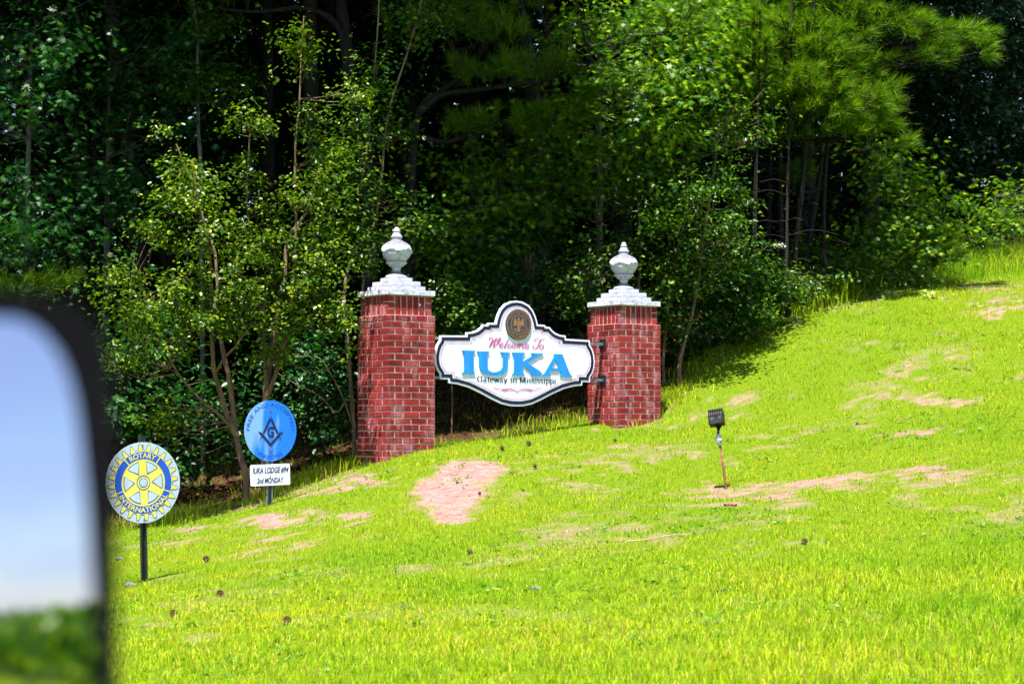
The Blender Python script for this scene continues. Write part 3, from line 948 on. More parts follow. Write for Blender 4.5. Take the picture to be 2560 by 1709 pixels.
poly(mb, e([(-.16, .24), (0, .28), (.18, .22), (.17, -.05), (.12, -.28), (0, -.38), (-.10, -.30), (-.15, -.08)]), -.0275)              # shield
poly(mb, e([(-.19, .20), (-.20, .38), (-.28, .42), (-.36, .30), (-.42, .05), (-.46, -.16), (-.34, -.02), (-.26, -.08), (-.19, -.02)]), -.0275)   # wings
poly(mb, e([(.20, .18), (.22, .38), (.30, .42), (.38, .28), (.43, .04), (.46, -.16), (.36, -.04), (.27, -.10), (.20, -.02)]), -.0275)
poly(mb, e([(-.06, .30), (-.08, .40), (-.02, .46), (.06, .44), (.10, .38), (.04, .38), (.07, .30)]), -.0275)                         # head
poly(mb, e([(-.40, -.22), (-.25, -.26), (-.12, -.36), (-.10, -.42), (-.28, -.38)]), -.0275)
poly(mb, e([(-.10, -.36), (.10, -.36), (.14, -.44), (0, -.48), (-.14, -.44)]), -.0275)
stroke(mb, e([(.10, -.36), (.26, -.30), (.34, -.40)]), .006, -.0275)
mb.build('eagle_emblem', M['bronze'], seal)
mb = MB()
for k in (-.06, .02, .09): mb.add([(ctr[0] + (k + d_) * R_s, -.0285, ctr[1] + z_ * R_s) for d_, z_ in ((-.012, .08), (.012, .08), (.012, -.2), (-.012, -.2))], [(0, 1, 2, 3)])
mb.build('shield_stripe', M['seal_dark'], seal)
# bolts and the four steel brackets
for (x_, y_) in ((605, 575), (1645, 617), (392, 1042), (1838, 1063)):
    p = K5(x_, y_); mb = MB(); slab(mb, arc(.007, 0, 324, 10, *p), -.0165, -.0125); mb.build('bolt', M['steel'], sign)
xr = (C2 - S_BASE) @ U; xl = (C1 + U * PIER - S_BASE) @ U
for side, xe, zs in ((1, xr, (K5(2110, 633)[1], K5(2130, 1075)[1])), (-1, xl, (K5(160, 560)[1], K5(160, 1045)[1]))):
    for zz in zs:
        mb = MB()
        xin = xe - side * .36
        mb.box((xin + xe) / 2, .0335, zz, .36, .042, .03)
        mb.build('bracket', M['steel'], sign)
        mb = MB(); mb.box(xe - side * .006, .0335, zz + .0, .010, .11, .115)
        mb.build('bracket_plate', M['black_paint'], sign)

# ------------------------------------------------------------------ club signs on posts
def u_post(mb, h, z0, y, w=.058, d=.03, t=.006):
    P = [(-w / 2, 0), (-w / 2 + .012, 0), (-w / 4 + .004, d - t), (w / 4 - .004, d - t), (w / 2 - .012, 0), (w / 2, 0), (w / 2, t), (w / 2 - .010, t), (w / 4, d), (-w / 4, d), (-w / 2 + .010, t), (-w / 2, t)]
    n = len(P); b_ = len(mb.v)
    mb.v += [(x_, y + y_, z0) for x_, y_ in P] + [(x_, y + y_, z0 + h) for x_, y_ in P]
    mb.f += [(b_ + i, b_ + (i + 1) % n, b_ + n + (i + 1) % n, b_ + n + i) for i in range(n)]
    mb.f += [tuple(range(b_ + n - 1, b_ - 1, -1)), tuple(range(b_ + n, b_ + 2 * n))]

M['post_green'] = plain('dark green post', (0.010, 0.022, 0.018), 0.5, 0.4, 0, 0.4, 20)
M['rust'] = plain('rust', (0.19, 0.085, 0.045), 0.9, 0.2, 0, 0.4, 30, .4)
M['club_yellow'] = streaky('gear yellow', (0.66, 0.56, 0.06), (0.78, 0.70, 0.16), .35)
M['club_blue'] = plain('gear royal blue', (0.006, 0.075, 0.50), 0.35, 0.5, 0, 0.12, 6)
M['club_line'] = plain('gear outline blue', (0.01, 0.11, 0.30), 0.4, 0.4, 0, 0.1, 6)
M['club_white'] = streaky('sign pale blue-white', (0.37, 0.46, 0.62), (0.47, 0.54, 0.66), .35)

# gear sign
base = ground_px(362, 1455)
rot_sign = empty('gear_sign', base, (0, math.radians(-1.6), TH))
tag(rot_sign, 'round white sign with yellow gear wheel emblem on a dark green post', 'sign')
mb = MB(); u_post(mb, 1.40, -.30, .004); mb.build('post', M['post_green'], rot_sign)
mb = MB()
for k in range(17): 
    for sx in (-.0245, .0245): mb.box(sx, .0025, .02 + k * .026, .005, .002, .009)
mb.build('post_hole', M['rust'], rot_sign)
RZ, RR = .752, .3048
cz = RZ
disc = lambda r_, n=64, c=(0, cz): arc(r_, 0, 360 - 360 / n, n, *c)
mb = MB(); slab(mb, disc(RR), -.004, .0); mb.build('panel', M['club_white'], rot_sign)
def gear(tip, root_, wt, wr, rot=0):
    P = []
    for k in range(24):
        a = math.radians(k * 15 + rot)
        for da, r_ in ((-wr, root_), (-wt * 1.05, tip * .965), (-wt * .55, tip), (wt * .55, tip), (wt * 1.05, tip * .965), (wr, root_)):
            P.append((r_ * RR * math.cos(a + math.radians(da)), cz + r_ * RR * math.sin(a + math.radians(da))))
    return np.array(P)
mb = MB(); poly(mb, gear(.955, .80, 2.6, 4.6, 4.5), -.0050); mb.build('gear_outline', M['club_line'], rot_sign)
mb = MB(); poly(mb, gear(.938, .785, 1.9, 3.9, 4.5), -.0060); mb.build('gear_wheel', M['club_yellow'], rot_sign)
mb = MB()
for a0, a1 in ((53, 127), (-19, 50), (130, 196), (199, 338)):
    sector(mb, .585 * RR, .765 * RR, a0 + 1.5, a1 + 1.5, -.0070, 0, cz, 24)
mb.build('blue_band', M['club_blue'], rot_sign)
def window(k, g):
    a = math.radians(k * 60 + 2)
    tipr = .215 + g * 1.9
    ro = .535 - g
    da = math.radians(20.5 - g * 55)
    P = [(tipr, a)] + [(ro, a + t) for t in np.linspace(-da, da, 9)]
    return [(r_ * RR * math.cos(t), cz + r_ * RR * math.sin(t)) for r_, t in P]
mb = MB(); mb2 = MB()
for k in range(6):
    poly(mb, window(k, 0), -.0070); poly(mb2, window(k, .022), -.0080)
ring(mb, disc(.185 * RR), disc(.163 * RR), -.0070); ring(mb, disc(.118 * RR), disc(.098 * RR), -.0070)
mb.build('spoke_outline', M['club_line'], rot_sign)
poly(mb2, disc(.098 * RR, 32), -.0080)
mb2.box(0, -.0075, cz + .115 * RR, .045 * RR, .001, .05 * RR)
mb2.build('wheel_opening', M['club_white'], rot_sign)
mb = MB()
text_arc(mb, 'ROTARY', .615 * RR, 91, 62, .125 * RR, -.0080, 0, cz, True, .018)
mb.build('lettering', M['club_yellow'], rot_sign); mb = MB()
text_arc(mb, 'INTERNATIONAL', .738 * RR, 269.5, 126, .125 * RR, -.0080, 0, cz, False, .018)
mb.build('lettering', M['club_yellow'], rot_sign)
for dz in (.92, -.92):
    mb = MB(); slab(mb, arc(.006, 0, 324, 10, 0, cz + dz * RR), -.0090, -.0060); mb.build('bolt', M['rust'], rot_sign)

# lodge sign
M['lodge_blue'] = None
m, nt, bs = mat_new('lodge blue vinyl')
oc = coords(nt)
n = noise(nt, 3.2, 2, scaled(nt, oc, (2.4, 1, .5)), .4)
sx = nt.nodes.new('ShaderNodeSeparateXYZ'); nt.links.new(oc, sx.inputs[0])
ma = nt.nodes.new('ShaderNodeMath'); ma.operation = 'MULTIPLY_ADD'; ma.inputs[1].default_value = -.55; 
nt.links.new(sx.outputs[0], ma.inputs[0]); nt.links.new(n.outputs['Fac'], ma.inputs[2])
r = ramp(nt, [(0.50, (0.006, 0.17, 0.80)), (0.62, (0.18, 0.38, 0.88))]); nt.links.new(ma.outputs[0], r.inputs[0])  # paler streaked left side: glossy reflection painted into the blue
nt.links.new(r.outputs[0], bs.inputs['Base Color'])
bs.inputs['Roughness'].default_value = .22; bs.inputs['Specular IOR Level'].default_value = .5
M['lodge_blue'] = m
M['ink'] = plain('dark navy ink', (0.008, 0.014, 0.06), 0.4, 0.4, 0, 0.2, 9)
M['ink_faint'] = plain('blue ink lettering', (0.008, 0.06, 0.34), 0.4, 0.4, 0, 0.1, 9)
M['plate_ink'] = plain('plate navy ink', (0.008, 0.015, 0.13), 0.4, 0.4, 0, 0.1, 9)
M['bolt_red'] = plain('red bolt', (0.25, 0.01, 0.03), 0.5, 0.4, 0, 0.2, 9)
base = ground_px(675, 1263)
D_m = base[1]
lod = empty('lodge_sign', base, (0, 0, math.radians(38)))
tag(lod, 'round blue sign over a small white plate on a grey post', 'sign')
mpp = D_m / F
cz = (1263 - 1077) * mpp; RR = 151.6 / 2 * mpp; pz = (1263 - 1186.6) * mpp
mb = MB(); u_post(mb, cz + RR * .8 + .3, -.3, .004, .066); mb.build('post', M['steel'], lod)
mb = MB(); mb.box(0, .002, pz * .3, .022, .003, pz * 1.2); mb.build('post_face', M['black_paint'], lod)
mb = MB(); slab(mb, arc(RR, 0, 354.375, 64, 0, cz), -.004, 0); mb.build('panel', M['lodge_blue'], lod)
mb = MB()
text_arc(mb, 'FREE AND ACCEPTED', .80 * RR, 90, 178, .125 * RR, -.0055, 0, cz, True)
mb.build('lettering', M['ink_faint'], lod); mb = MB()
text_arc(mb, 'MASONS', .925 * RR, 270, 62, .13 * RR, -.0055, 0, cz, False)
mb.build('lettering', M['ink_faint'], lod)
mb = MB()
e = lambda pts: [(x_ * RR, cz + z_ * RR) for x_, z_ in pts]
for s_ in (-1, 1):
    poly(mb, e([(s_ * .02, .40), (s_ * .075, .38), (s_ * .30, -.06), (s_ * .27, -.10), (s_ * .215, -.06), (s_ * .0, .33)]), -.0055 - .0006 * (s_ > 0))   # compass legs
    poly(mb, e([(s_ * .28, -.12), (s_ * .31, -.08), (s_ * .44, -.38)]), -.0056)
    poly(mb, e([(0, -.40), (0, -.52), (s_ * .46, -.06), (s_ * .48, -.02), (s_ * .34, -.06)]), -.0065 - .0006 * (s_ > 0))                         # square
ring(mb, [tuple(p) for p in arc(.055 * RR, 0, 337.5, 16, 0, cz + .43 * RR)], [tuple(p) for p in arc(.038 * RR, 0, 337.5, 16, 0, cz + .43 * RR)], -.0075)
text_line(mb, 'G', 0, cz - .20 * RR, .33 * RR, .26 * RR, -.0060, 0, 0, .03)
mb.build('square_and_compass', M['ink'], lod)
for dz in (.66, -.66):
    mb = MB(); slab(mb, arc(.009, 0, 324, 10, 0, cz + dz * RR), -.0085, -.0045); mb.build('bolt', M['bolt_red'], lod)
pw, ph_ = 115 * mpp, 53 * mpp
rot2 = math.radians(1.6)
def rr_rect(w, h, r_, rot, cz_):
    P = []
    for sx_, sz_, a0 in ((1, 1, 0), (-1, 1, 90), (-1, -1, 180), (1, -1, 270)):
        for p in arc(r_, a0, a0 + 90, 5, sx_ * (w / 2 - r_), sz_ * (h / 2 - r_)): P.append(p)
    P = np.array(P); c, s_ = math.cos(rot), math.sin(rot)
    return np.stack([P[:, 0] * c - P[:, 1] * s_, cz_ + P[:, 0] * s_ + P[:, 1] * c], 1)
M['plate_white'] = streaky('plate white', (0.68, 0.72, 0.82), (0.82, 0.83, 0.86), .3)
mb = MB(); slab(mb, rr_rect(pw, ph_, .015, rot2, pz), -.0045, .0); plate = mb.build('plate', M['plate_white'], lod)
mb = MB()
text_line(mb, 'IUKA LODGE #94', 0, pz + .09 * ph_, .27 * ph_, .90 * pw, -.0060, .18, rot2, .02)
text_line(mb, '2nd MONDAY', -.01 * pw, pz - .38 * ph_, .25 * ph_, .66 * pw, -.0060, .18, rot2, .02)
mb.build('plate_lettering', M['plate_ink'], plate)
for dz in (.13, -.08):
    mb = MB(); slab(mb, arc(.006, 0, 324, 10, 0, pz + dz * ph_), -.0080, -.0045); mb.build('plate_bolt', M['bolt_red'], plate)

# ------------------------------------------------------------------ floodlight on a rusty leaning pipe
base = ground_px(1816, 1222)
mpp = base[1] / F
fl = empty('floodlight', base, (0, 0, 0))
tag(fl, 'small black floodlight on a leaning rusty pipe in the lawn', 'floodlight')
def L(px, py): return Vector(((px - 1816) * mpp, 0, (1222 - py) * mpp))
a, b2 = L(1816, 1224), L(1800, 1113)
M['lamp_black'] = plain('floodlight black', (0.004, 0.0045, 0.007), 0.5, 0.25, 0, 0.3, 25)
M['lamp_label'] = plain('faded lamp label', (0.035, 0.03, 0.033), 0.6, 0.3, 0, 0.3, 60)
mb = MB(); mb.tube([a - (b2 - a) * .4, a, (a + b2) / 2 + Vector((.002, 0, 0)), b2], [.0115] * 4, 10); mb.build('pipe', M['rust'], fl, True)
M['fitting'] = plain('grey conduit fitting', (0.42, 0.45, 0.50), 0.5, 0.4, .3, 0.2, 30)
mb = MB(); c3, c4 = L(1800, 1113), L(1796, 1084)
mb.tube([c3 - Vector((0, 0, .004)), c3.lerp(c4, .12), c3.lerp(c4, .3), c3.lerp(c4, .85), c4], [.014, .021, .025, .024, .014], 12)
mb.tube([c3.lerp(c4, .45) + Vector((.01, -.02, 0)), c3.lerp(c4, .45) + Vector((.014, -.034, .0))], [.014, .013], 10)
mb.build('conduit_fitting', M['fitting'], fl, True)
mb = MB(); k1, k2 = L(1796, 1084), L(1797, 1066)
mb.tube([k1 - Vector((0, 0, .003)), k1.lerp(k2, .4), k1.lerp(k2, .7), k2], [.011, .010, .017, .019], 10)
mb.tube([k2 + Vector((-.026, 0, .004)), k2 + Vector((.026, 0, .007))], [.016, .016], 12)
mb.build('knuckle', M['lamp_black'], fl, True)
hd = L(1792, 1046)
RM = Matrix.Translation(hd) @ Euler((math.radians(-20), math.radians(-9), math.radians(-16))).to_matrix().to_4x4()
hw, n = .066, 12
prof = [(-.045, -.062), (-.045, .020), (-.036, .046), (-.018, .060), (.005, .066), (.030, .066), (.040, .058), (.040, -.062)]
mb = MB()
nP = len(prof)
mb.v += [tuple(RM @ Vector((-hw, y_, z_))) for y_, z_ in prof] + [tuple(RM @ Vector((hw, y_, z_))) for y_, z_ in prof]
mb.f += [tuple(range(nP)), tuple(range(2 * nP - 1, nP - 1, -1))] + [(i, nP + i, nP + (i + 1) % nP, (i + 1) % nP) for i in range(nP)]
mb.build('lamp_head', M['lamp_black'], fl)
for k in range(8):
    x_ = -hw + .008 + k * (2 * hw - .016) / 7
    pr = [(-.047, .012), (-.066, .018), (-.060, .056), (-.032, .080), (.006, .088), (.030, .084), (.030, .064), (.005, .064), (-.018, .058), (-.036, .044)]
    if k in (0, 7): pr = [(-.047, -.060), (-.060, -.055)] + pr[1:]
    mb = MB(); nq = len(pr)
    for dx in (-.0022, .0022): mb.v += [tuple(RM @ Vector((x_ + dx, y_, z_))) for y_, z_ in pr]
    mb.f += [tuple(range(nq)), tuple(range(2 * nq - 1, nq - 1, -1))] + [(i, nq + i, nq + (i + 1) % nq, (i + 1) % nq) for i in range(nq)]
    mb.build('cooling_fin', M['lamp_black'], fl)
mb = MB()
mb.box(-.034, -.0465, -.012, .034, .002, .030, RM); mb.box(.040, -.0465, -.008, .028, .002, .034, RM)
mb.build('rating_label', M['lamp_label'], fl)
mb = MB(); mb.box(0, 0.0415, 0, .112, .002, .10, RM); mb.build('lens', plain('lamp lens', (.5, .52, .55), .15, .5), fl)

# ------------------------------------------------------------------ foliage tools
LEAF_OVAL = (np.array([(0, 0, 0), (-.30, .32, .07), (-.27, .68, .05), (0, 1, -.06), (.27, .68, .05), (.30, .32, .07)]), np.array([[0, 3, 2, 1], [0, 5, 4, 3]]), 4)
def _star():
    P = [(0, 0, 0)]
    for k, (a, r_) in enumerate(((-150, .16), (-128, .36), (-92, .22), (-72, .72), (-48, .30), (-36, .92), (-14, .34), (0, 1.0))):
        t = math.radians(90 + a)
        P.append((r_ * math.cos(t), r_ * math.sin(t), -.12 * r_ * r_))
    left = P[1:]
    right = [(-x_, y_, z_) for x_, y_, z_ in left[-2::-1]]
    V = np.array(P + right); V[:, 1] += .1
    n = len(V)
    Fc = np.array([[0, i + 1, i] for i in range(1, n - 1)])
    return V * .62, Fc, 3
LEAF_STAR = _star()
LEAF_FACET = (np.array([(0, 0, 0), (-.34, .5, .06), (0, 1, -.05), (.34, .5, .06)]), np.array([[0, 2, 1], [0, 3, 2]]), 3)

def unit(v):
    return v / (np.linalg.norm(v, axis=-1, keepdims=True) + 1e-9)

def scatter(leaf, pos, nrm, axis_, size):
    """one copy of a leaf outline at every point"""
    T, Fc, k = leaf
    nrm = unit(nrm); y = unit(axis_ - nrm * np.sum(axis_ * nrm, -1, keepdims=True)); x = np.cross(y, nrm)
    s = size[:, None, None]
    V = pos[:, None, :] + s * (T[None, :, 0:1] * x[:, None] + T[None, :, 1:2] * y[:, None] + T[None, :, 2:3] * nrm[:, None])
    idx = np.arange(len(pos))[:, None, None] * len(T) + Fc[None]
    return V.reshape(-1, 3), idx.reshape(-1, k), k

def sprays(blobs, n_spray, per, rg, spread=.16, flat=.45, shell=.35):
    """leafy sprays through a crown made of ellipsoids (centre, radii): positions, outward directions, spray centres"""
    vol = np.array([np.prod(b_[1]) ** (2 / 3) for b_ in blobs]); vol = vol / vol.sum()
    which = rg.choice(len(blobs), n_spray, p=vol)
    cs = np.array([b_[0] for b_ in blobs])[which]; rs = np.array([b_[1] for b_ in blobs])[which]
    d = unit(rg.normal(size=(n_spray, 3)))
    rad = (shell ** 3 + (1 - shell ** 3) * rg.random(n_spray)) ** (1 / 3)
    ctr = cs + d * rs * rad[:, None]
    out = unit(d * np.array([1, 1, .55]) + np.array([0, 0, .15]))
    ctr_l = np.repeat(ctr, per, 0); out_l_ = np.repeat(out, per, 0)
    sp = np.repeat(spread * (.6 + .8 * rg.random(n_spray)), per)[:, None]
    g_ = rg.normal(size=(n_spray * per, 3))
    tang = g_ * sp * np.array([1, 1, flat])
    along = out_l_ * (rg.normal(size=(n_spray * per, 1)) * sp * .9)
    pos = ctr_l + tang * .8 + along - np.array([0, 0, .35]) * (np.sum(tang ** 2, 1, keepdims=True))
    return pos, out_l_, ctr, out

def leaf_mesh(name, leaf, blobs, n_spray, per, size, mat, parent, rg, spread=.16, flat=.45, shell=.35, up=1.0, droop=.25):
    pos, out, ctr, o1 = sprays(blobs, n_spray, per, rg, spread, flat, shell)
    n = len(pos)
    nrm = np.array([0, 0, up]) + out * .55 + rg.normal(size=(n, 3)) * .55
    ax = out + rg.normal(size=(n, 3)) * .8 - np.array([0, 0, droop])
    sz = size * (.6 + .7 * rg.random(n))
    V, Fc, k = scatter(leaf, pos, nrm, ax, sz)
    return mesh_np(name, V, Fc, k, mat, parent), ctr

def stem_mesh(name, paths, mat, parent, n=6):
    """paths: list of (points, r0, r1)"""
    Vs, Fs, off = [], [], 0
    for pts, r0_, r1_ in paths:
        P = catmull(pts, 4)
        V, Fc = tube_geo(P, np.linspace(r0_, r1_, len(P)) * (1 + .10 * np.sin(np.arange(len(P)) * 2.7 + r0_ * 900)), n)
        if r0_ > .03: V = V + np.random.default_rng(len(P)).normal(size=V.shape) * r0_ * .05
        Vs.append(V); Fs.append(np.array(Fc) + off); off += len(V)
    return mesh_np(name, np.concatenate(Vs), np.concatenate(Fs), 4, mat, parent, True)

def twigs_to(ctrs, skeleton, rg, r0_=.006, frac=1.0, sag=.06):
    """thin branches from the nearest stem point below to spray centres"""
    S = np.concatenate([catmull(p, 4) for p in skeleton])
    out = []
    for c in ctrs:
        if rg.random() > frac: continue
        d = np.linalg.norm((S - c) * np.array([1, 1, .8]), axis=1) + np.maximum(0, S[:, 2] - c[2] + .05) * 2.5
        s = S[int(np.argmin(d))]
        ln = np.linalg.norm(c - s)
        if ln > 2.2: continue
        mid = (s + c) / 2 + rg.normal(size=3) * .06 * ln + np.array([0, 0, -sag * ln])
        out.append((np.array([s, mid, c]), r0_ * (.6 + .6 * ln), r0_ * .35))
    return out

def tuft_mesh(name, ctr, out, n_need, length, mat, parent, rg, width=.0095):
    """fans of long pine needles at twig ends"""
    n = len(ctr) * n_need
    c = np.repeat(ctr, n_need, 0); o_ = np.repeat(unit(out), n_need, 0)
    back = rg.random(n)[:, None] ** 1.3 * .14
    spread_ = rg.normal(size=(n, 3)) * (.22 + .38 * rg.random(n)[:, None])
    d = unit(o_ + spread_)
    L_ = length * (.65 + .5 * rg.random(n))[:, None]
    root = c - o_ * back
    side = unit(np.cross(d, rg.normal(size=(n, 3)))) * width / 2
    tip = root + d * L_ - np.array([0, 0, .12]) * L_ * L_ / length
    V = np.stack([root - side, root + side, tip], 1).reshape(-1, 3)
    return mesh_np(name, V, np.arange(3 * n).reshape(-1, 3), 3, mat, parent)

def B(px, py, D, rx, rz, rd=None):
    return (W(px, py, D), np.array([rx, rd if rd else rx, rz]))

def foot(px, D):
    x = (px - 1280.0) / F * D
    return np.array([x, D, Hs(x, D)])

def plant(name, label, cat, base, group=None):
    o = empty(name, (0, 0, 0))
    tag(o, label, cat, group)
    return o

rg = np.random.default_rng(21)

def path(px_list, D):
    """stem through photograph points; D a number or (start, end)"""
    D0, D1 = (D, D) if not isinstance(D, tuple) else D
    n = len(px_list)
    return np.array([W(x_, y_, D0 + (D1 - D0) * i / max(1, n - 1)) for i, (x_, y_) in enumerate(px_list)])

def rooted(px_list, D):
    P = path(px_list, D)
    g_ = np.array([P[0][0], P[0][1], Hs(P[0][0], P[0][1]) - .08])
    if P[0][2] > g_[2] + .02: P = np.vstack([g_, P])
    else: P[0] = g_
    return P

# ------------------------------------------------------------------ crape-myrtle clump in front of the wood, left
def broad(name, label, cat, stems, blobs, leaf, n_spray, per, size, mat, bark, group=None, spread=.16, flat=.45, shell=.35, twig=.6, parts='trunk', up=1.0):
    o = plant(name, label, cat, None, group)
    cr, ctr = leaf_mesh('crown', leaf, blobs, n_spray, per, size, mat, o, rg, spread, flat, shell, up)
    sk = [s[0] for s in stems]
    for s in stems:
        stem_mesh(parts, [s], bark, o, 8)
    if twig > 0:
        tw = twigs_to(ctr, sk, rg, .0055, twig)
        if tw:
            t_ = stem_mesh('twigs', tw, bark, o, 4); t_['kind'] = 'stuff'
    return o

stA = [(rooted([(615, 1190), (600, 1138), (589, 1079), (574, 953), (561, 894), (548, 827), (537, 768), (544, 724), (541, 675), (535, 620), (500, 520), (480, 400)], (22.6, 22.9)), .038, .010),
       (path([(592, 1090), (574, 1056), (548, 971), (535, 923), (531, 860), (528, 768), (526, 657), (510, 560), (472, 440), (440, 360)], (22.6, 22.3)), .034, .008),
       (path([(541, 930), (560, 895), (585, 870), (610, 835), (640, 800), (650, 740)], (22.6, 22.3)), .016, .007),
       (path([(574, 1064), (541, 1030), (500, 997), (444, 932), (405, 861), (354, 835), (320, 780)], (22.5, 21.9)), .018, .006)]
blA = [B(330, 800, 21.2, .36, .30), B(410, 890, 21.4, .32, .22), B(460, 760, 21.5, .42, .34), B(280, 690, 21.3, .26, .22), B(480, 560, 21.7, .40, .34), B(560, 660, 21.6, .42, .34),
       B(480, 440, 21.9, .30, .28), B(400, 570, 21.8, .24, .2), B(540, 800, 21.8, .34, .2), B(610, 740, 21.9, .32, .28), B(400, 1050, 22.0, .3, .16), B(410, 320, 22.2, .10, .2), B(300, 900, 21.4, .2, .2)]
broad('crape_myrtle', 'multi-stemmed crape myrtle rising behind the round gear sign', 'tree', stA, blA, LEAF_OVAL, 185, 48, .047, M['myrtle_leaf'], M['bark_pale'], 'crape myrtles at the wood edge', .088, .8, .2, .55, 'stem')
stB = [(rooted([(662, 1180), (665, 993), (670, 940), (677, 897), (689, 842), (696, 768), (705, 716), (714, 690), (718, 603), (762, 537), (776, 494), (800, 420)], (22.9, 23.2)), .045, .009),
       (path([(668, 990), (692, 927), (707, 871), (729, 797), (731, 712), (737, 642), (740, 548), (738, 384), (749, 247), (754, 126), (760, 40)], (22.9, 22.7)), .026, .007),
       (path([(666, 960), (661, 886), (659, 823), (666, 731), (677, 657), (631, 592), (617, 494), (622, 384), (625, 330)], (22.9, 22.4)), .024, .007)]
blB = [B(700, 560, 22.3, .36, .32), B(640, 600, 22.2, .32, .28), B(780, 480, 22.4, .36, .36), B(625, 310, 22.2, .24, .26), B(615, 420, 22.2, .2, .2), B(750, 120, 22.4, .26, .26), B(750, 260, 22.5, .2, .3), B(810, 640, 22.4, .34, .3),
       B(830, 770, 22.3, .30, .24), B(750, 720, 22.3, .36, .3), B(690, 800, 22.2, .26, .2), B(820, 370, 22.8, .24, .22), B(650, 880, 22.3, .24, .14), B(872, 820, 22.2, .20, .24), B(880, 240, 22.9, .2, .2)]
broad('crape_myrtle', 'multi-stemmed crape myrtle between the blue lodge sign and the brick pier', 'tree', stB, blB, LEAF_OVAL, 195, 48, .047, M['myrtle_leaf'], M['bark_pale'], 'crape myrtles at the wood edge', .088, .8, .2, .55, 'stem')

# dead branch leaning against the dark beside the pier
o = plant('dead_branch', 'bare pale dead branches low beside the left brick pier', 'branch', None)
stem_mesh('branch', [(rooted([(886, 1075), (881, 1060), (859, 997), (829, 938), (796, 894), (737, 892)], 23.2), .016, .005)], M['bark_pale'], o)
stem_mesh('branch', [(path([(862, 1005), (840, 1030), (800, 990), (740, 960), (690, 930)], 23.25), .012, .004)], M['bark_pale'], o)

# slender saplings
sap = [('slender pale sapling rising behind the urn of the left pier', [(885, 1075), (873, 916), (866, 827), (859, 768), (864, 705), (881, 640), (934, 563), (945, 505), (956, 421), (963, 329), (982, 241), (1015, 143), (1050, 22), (1075, -120)], (23.6, 24.4), .026, 'bark_pale',
        [B(1010, 560, 24.0, .3, .28), B(1075, 560, 24.2, .25, .2), B(930, 470, 24.0, .3, .25), B(970, 300, 24.1, .25, .3), B(1050, 50, 24.3, .3, .3), B(900, 640, 23.8, .25, .25)]),
       ('thin sapling stem just left of the first urn', [(905, 1060), (905, 860), (907, 712), (925, 638), (890, 563), (901, 472), (918, 370), (930, 240), (945, 60), (950, -90)], (23.8, 24.2), .02, 'bark_pale',
        [B(880, 420, 24.0, .3, .3), B(930, 190, 24.1, .3, .3), B(870, 560, 23.9, .28, .25), B(900, 330, 24.1, .25, .25)]),
       ('straight grey sapling trunk among the dark sweetgum leaves', [(508, 1150), (505, 800), (502, 440), (496, 329), (493, 192), (494, 82), (485, 0), (480, -160)], (25.6, 25.8), .035, 'bark_grey',
        [B(520, 60, 25.7, .4, .3), B(450, 200, 25.6, .3, .3), B(560, 200, 25.8, .4, .3)])]
for lab, pts, D_, r_, bk, bl in sap:
    broad('sapling', lab, 'sapling', [(rooted(pts, D_), r_, r_ * .4)], bl, LEAF_OVAL, 90, 26, .06, M['shrub_leaf'], M[bk], 'slender saplings', .14, .6, .1, .6)

# ------------------------------------------------------------------ sweetgums with star leaves
def gum(label, px, D, blobs, n_spray, mat, size=.12, per=20, r_=.06, lean=0, group='sweetgum trees'):
    b_ = foot(px, D); b_[2] -= .1
    top = max(b[0][2] for b in blobs)
    pts = np.array([b_, b_ + np.array([lean * .3, .1, (top - b_[2]) * .35]), b_ + np.array([lean * .6, .1, (top - b_[2]) * .7]), b_ + np.array([lean, .2, (top - b_[2]) * 1.0])])
    return broad('sweetgum_tree', label, 'tree', [(pts, r_, r_ * .3)], blobs, LEAF_STAR, n_spray, per, size, mat, M['bark_grey'], group, .22, .4, .3, .5)
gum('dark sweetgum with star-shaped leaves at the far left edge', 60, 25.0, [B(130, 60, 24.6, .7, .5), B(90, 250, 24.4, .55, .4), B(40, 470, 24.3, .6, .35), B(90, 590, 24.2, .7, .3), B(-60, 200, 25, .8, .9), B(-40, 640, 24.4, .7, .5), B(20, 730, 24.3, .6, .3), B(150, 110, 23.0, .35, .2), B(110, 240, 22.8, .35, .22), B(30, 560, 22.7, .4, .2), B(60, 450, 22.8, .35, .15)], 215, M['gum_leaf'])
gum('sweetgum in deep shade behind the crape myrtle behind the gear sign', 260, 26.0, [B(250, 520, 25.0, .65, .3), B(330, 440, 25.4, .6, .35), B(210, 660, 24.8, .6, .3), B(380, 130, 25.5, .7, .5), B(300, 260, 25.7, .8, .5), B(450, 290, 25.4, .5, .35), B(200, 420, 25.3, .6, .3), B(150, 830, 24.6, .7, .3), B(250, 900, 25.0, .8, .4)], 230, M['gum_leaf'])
gum('bright sweetgum above and right of the second urn', 1500, 27.2, [B(1610, 60, 25.2, .7, .4), B(1560, 190, 25.0, .6, .35), B(1450, 240, 25.2, .5, .3), B(1690, 180, 25.2, .6, .4), B(1640, 300, 25.0, .55, .35), B(1540, 360, 25.6, .5, .3), B(1420, 60, 26.0, .5, .4), B(1750, 60, 25.9, .6, .35), B(1480, 450, 25.6, .5, .25), B(1400, 330, 25.6, .4, .25), B(1600, 440, 25.5, .4, .25)], 300, M['gum_leaf_bright'])
gum('bushy young sweetgum at the sunlit end of the pine group', 2260, 29.6, [B(2230, 440, 29.2, .55, .4), B(2280, 520, 29.0, .6, .4), B(2200, 560, 29.0, .5, .35), B(2330, 500, 29.1, .5, .3), B(2200, 370, 29.4, .4, .25), B(2150, 630, 28.8, .5, .3), B(2290, 610, 28.9, .6, .3)], 150, M['gum_leaf_bright'], .12, 18, .035)
